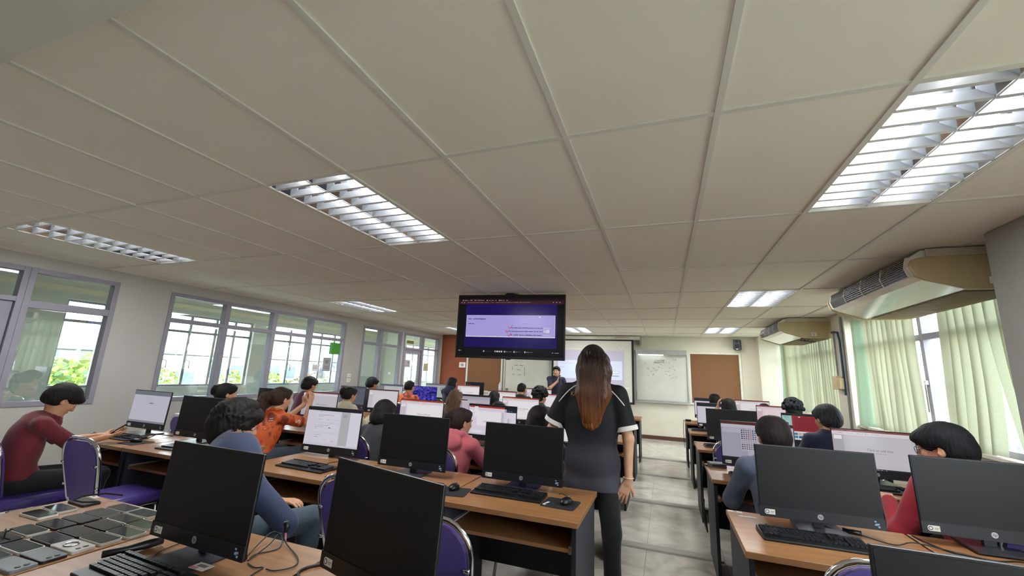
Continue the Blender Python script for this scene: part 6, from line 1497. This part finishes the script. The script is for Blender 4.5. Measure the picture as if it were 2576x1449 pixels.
# single hair strands lying over the long hair
r = random.Random(4); hf = surf_back([c for c in C.objects if c.parent == t and c.name.startswith('hair')][0]); b_ = MB()
for i in range(520):
    x0 = r.uniform(-.065, .10); x1 = x0 * r.uniform(.55, .95) + r.uniform(-.012, .012); z0 = r.uniform(1.30, 1.60); z1 = r.uniform(1.10, 1.25) if r.random() < .7 else r.uniform(1.2, 1.4); pts = []; last = None
    for k in range(9):
        a = k / 8; x = x0 + (x1 - x0) * a + .003 * math.sin(a * 9 + i); z = z0 + (z1 - z0) * a; p = hf(x, z, lift=.001)
        if p is not None: last = p
        if p is not None and (not pts or (p - pts[-1]).length < .12): pts.append(p)
    if len(pts) > 3: b_.tube(pts, [.0016] * (len(pts) - 1) + [.0004], 4)
def strand_mat():
    M = bpy.data.materials.new('chestnut_strands'); M.use_nodes = True; n = M.node_tree; b = n.nodes['Principled BSDF']; t_ = n.nodes.new('ShaderNodeTexCoord'); sp_ = n.nodes.new('ShaderNodeSeparateXYZ'); n.links.new(t_.outputs['Object'], sp_.inputs[0])
    mr = n.nodes.new('ShaderNodeMapRange'); mr.inputs['From Min'].default_value = 1.58; mr.inputs['From Max'].default_value = 1.08; n.links.new(sp_.outputs['Z'], mr.inputs['Value'])
    mp = n.nodes.new('ShaderNodeMapping'); mp.inputs['Scale'].default_value = (120, 40, 3); nz = n.nodes.new('ShaderNodeTexNoise'); nz.inputs['Scale'].default_value = 1; nz.inputs['Detail'].default_value = 4; n.links.new(t_.outputs['Object'], mp.inputs[0]); n.links.new(mp.outputs[0], nz.inputs['Vector'])
    ra = n.nodes.new('ShaderNodeValToRGB'); ra.color_ramp.elements[0].color = lin('#1a110d'); ra.color_ramp.elements[1].color = lin('#8f5528'); x = ra.color_ramp.elements.new(.4); x.color = lin('#4c2a18')
    rb = n.nodes.new('ShaderNodeValToRGB'); rb.color_ramp.elements[0].color = (.22, .22, .22, 1); rb.color_ramp.elements[0].position = .35; rb.color_ramp.elements[1].color = (1, 1, 1, 1); rb.color_ramp.elements[1].position = .62
    mx = n.nodes.new('ShaderNodeMixRGB'); mx.blend_type = 'MULTIPLY'; mx.inputs[0].default_value = .85
    n.links.new(mr.outputs[0], ra.inputs[0]); n.links.new(nz.outputs['Fac'], rb.inputs[0]); n.links.new(ra.outputs[0], mx.inputs[1]); n.links.new(rb.outputs[0], mx.inputs[2]); n.links.new(mx.outputs[0], b.inputs['Base Color'])
    b.inputs['Roughness'].default_value = .45; b.inputs['Specular IOR Level'].default_value = .35
    bp_ = n.nodes.new('ShaderNodeBump'); bp_.inputs['Strength'].default_value = .6; bp_.inputs['Distance'].default_value = .004; n.links.new(nz.outputs['Fac'], bp_.inputs['Height']); n.links.new(bp_.outputs[0], b.inputs['Normal'])
    return M
SM = strand_mat(); b_.build('hair_strands', SM, t, smooth=True)
for c in C.objects:
    if c.parent == t and c.name.startswith('hair') and 'strands' not in c.name: c.data.materials[0] = SM

# ================= chairs
def seatback(key): t, q = P[key]; return t.location
CHL = {'boy': 'purple chair at the far left under the person in maroon', 'hoodie': 'purple chair under the person in the navy hoodie', 'orange': 'purple chair under the woman in the orange jersey', 'bob': 'purple chair right of the lit form screen, under the charcoal top',
       'pink': 'purple chair behind the woman in the pink hoodie', 'roundblack': 'purple chair under the person behind the computer left of the standing woman', 'r2a': 'purple chair under the person in the grey-blue hoodie', 'r2b': 'purple chair under the person in the red jacket',
       'bun_far': 'purple chair under the person with the small bun by the left wall', 'maroon2': 'purple chair under the person in the plum top', 'cream': 'purple chair under the woman in the cream top', 'blackjk': 'purple chair under the person in the black jacket', 'orange2': 'purple chair under the short-haired orange jersey',
       'navyhood': 'purple chair under the dark navy hoodie', 'lightbrown': 'purple chair under the long light-brown hair', 'straight': 'purple chair under the person with straight black hair', 'dome': 'purple chair under the person whose crown alone shows', 'crop': 'purple chair under the close-cropped man', 'curly': 'purple chair under the curly-haired person',
       'r5': 'purple chair in the front row at the right aisle', 'r4': 'purple chair under the person with raised hand', 'r5b': 'purple chair in the front row by the far blinds', 'r4b': 'purple chair under the wavy hair by the far blinds', 'r3b': 'purple chair under the maze player'}
CPOS = {'hoodie': (-2.20, 1.56, -6), 'boy': (-4.36, 1.60, 0), 'pink': (-1.64, 2.90, 0), 'bob': (-2.50, 3.0, 0)}
for k, lb in CHL.items():
    L_ = P[k][0].location; a = P[k][0].rotation_euler.z
    if k in CPOS: chair(*CPOS[k], lb); continue
    chair(L_.x + math.sin(a) * .17, L_.y - math.cos(a) * .17 - .06, math.degrees(a) * .5, lb)
chair(-3.80, 1.85, 2, 'empty purple chair tucked in beside the person in maroon')
chair(-.90, 1.60, 0, 'empty purple chair right of the askew computer, at the near desk front')
chair(-1.56, 1.93, 4, 'empty purple chair whose back edge shows left of the askew computer')
chair(.68, 1.88, 0, 'empty purple chair at the lower right in front of the keyboard')
chair(.62, 4.72, 0, 'empty purple chair left of the coloured icon screen')
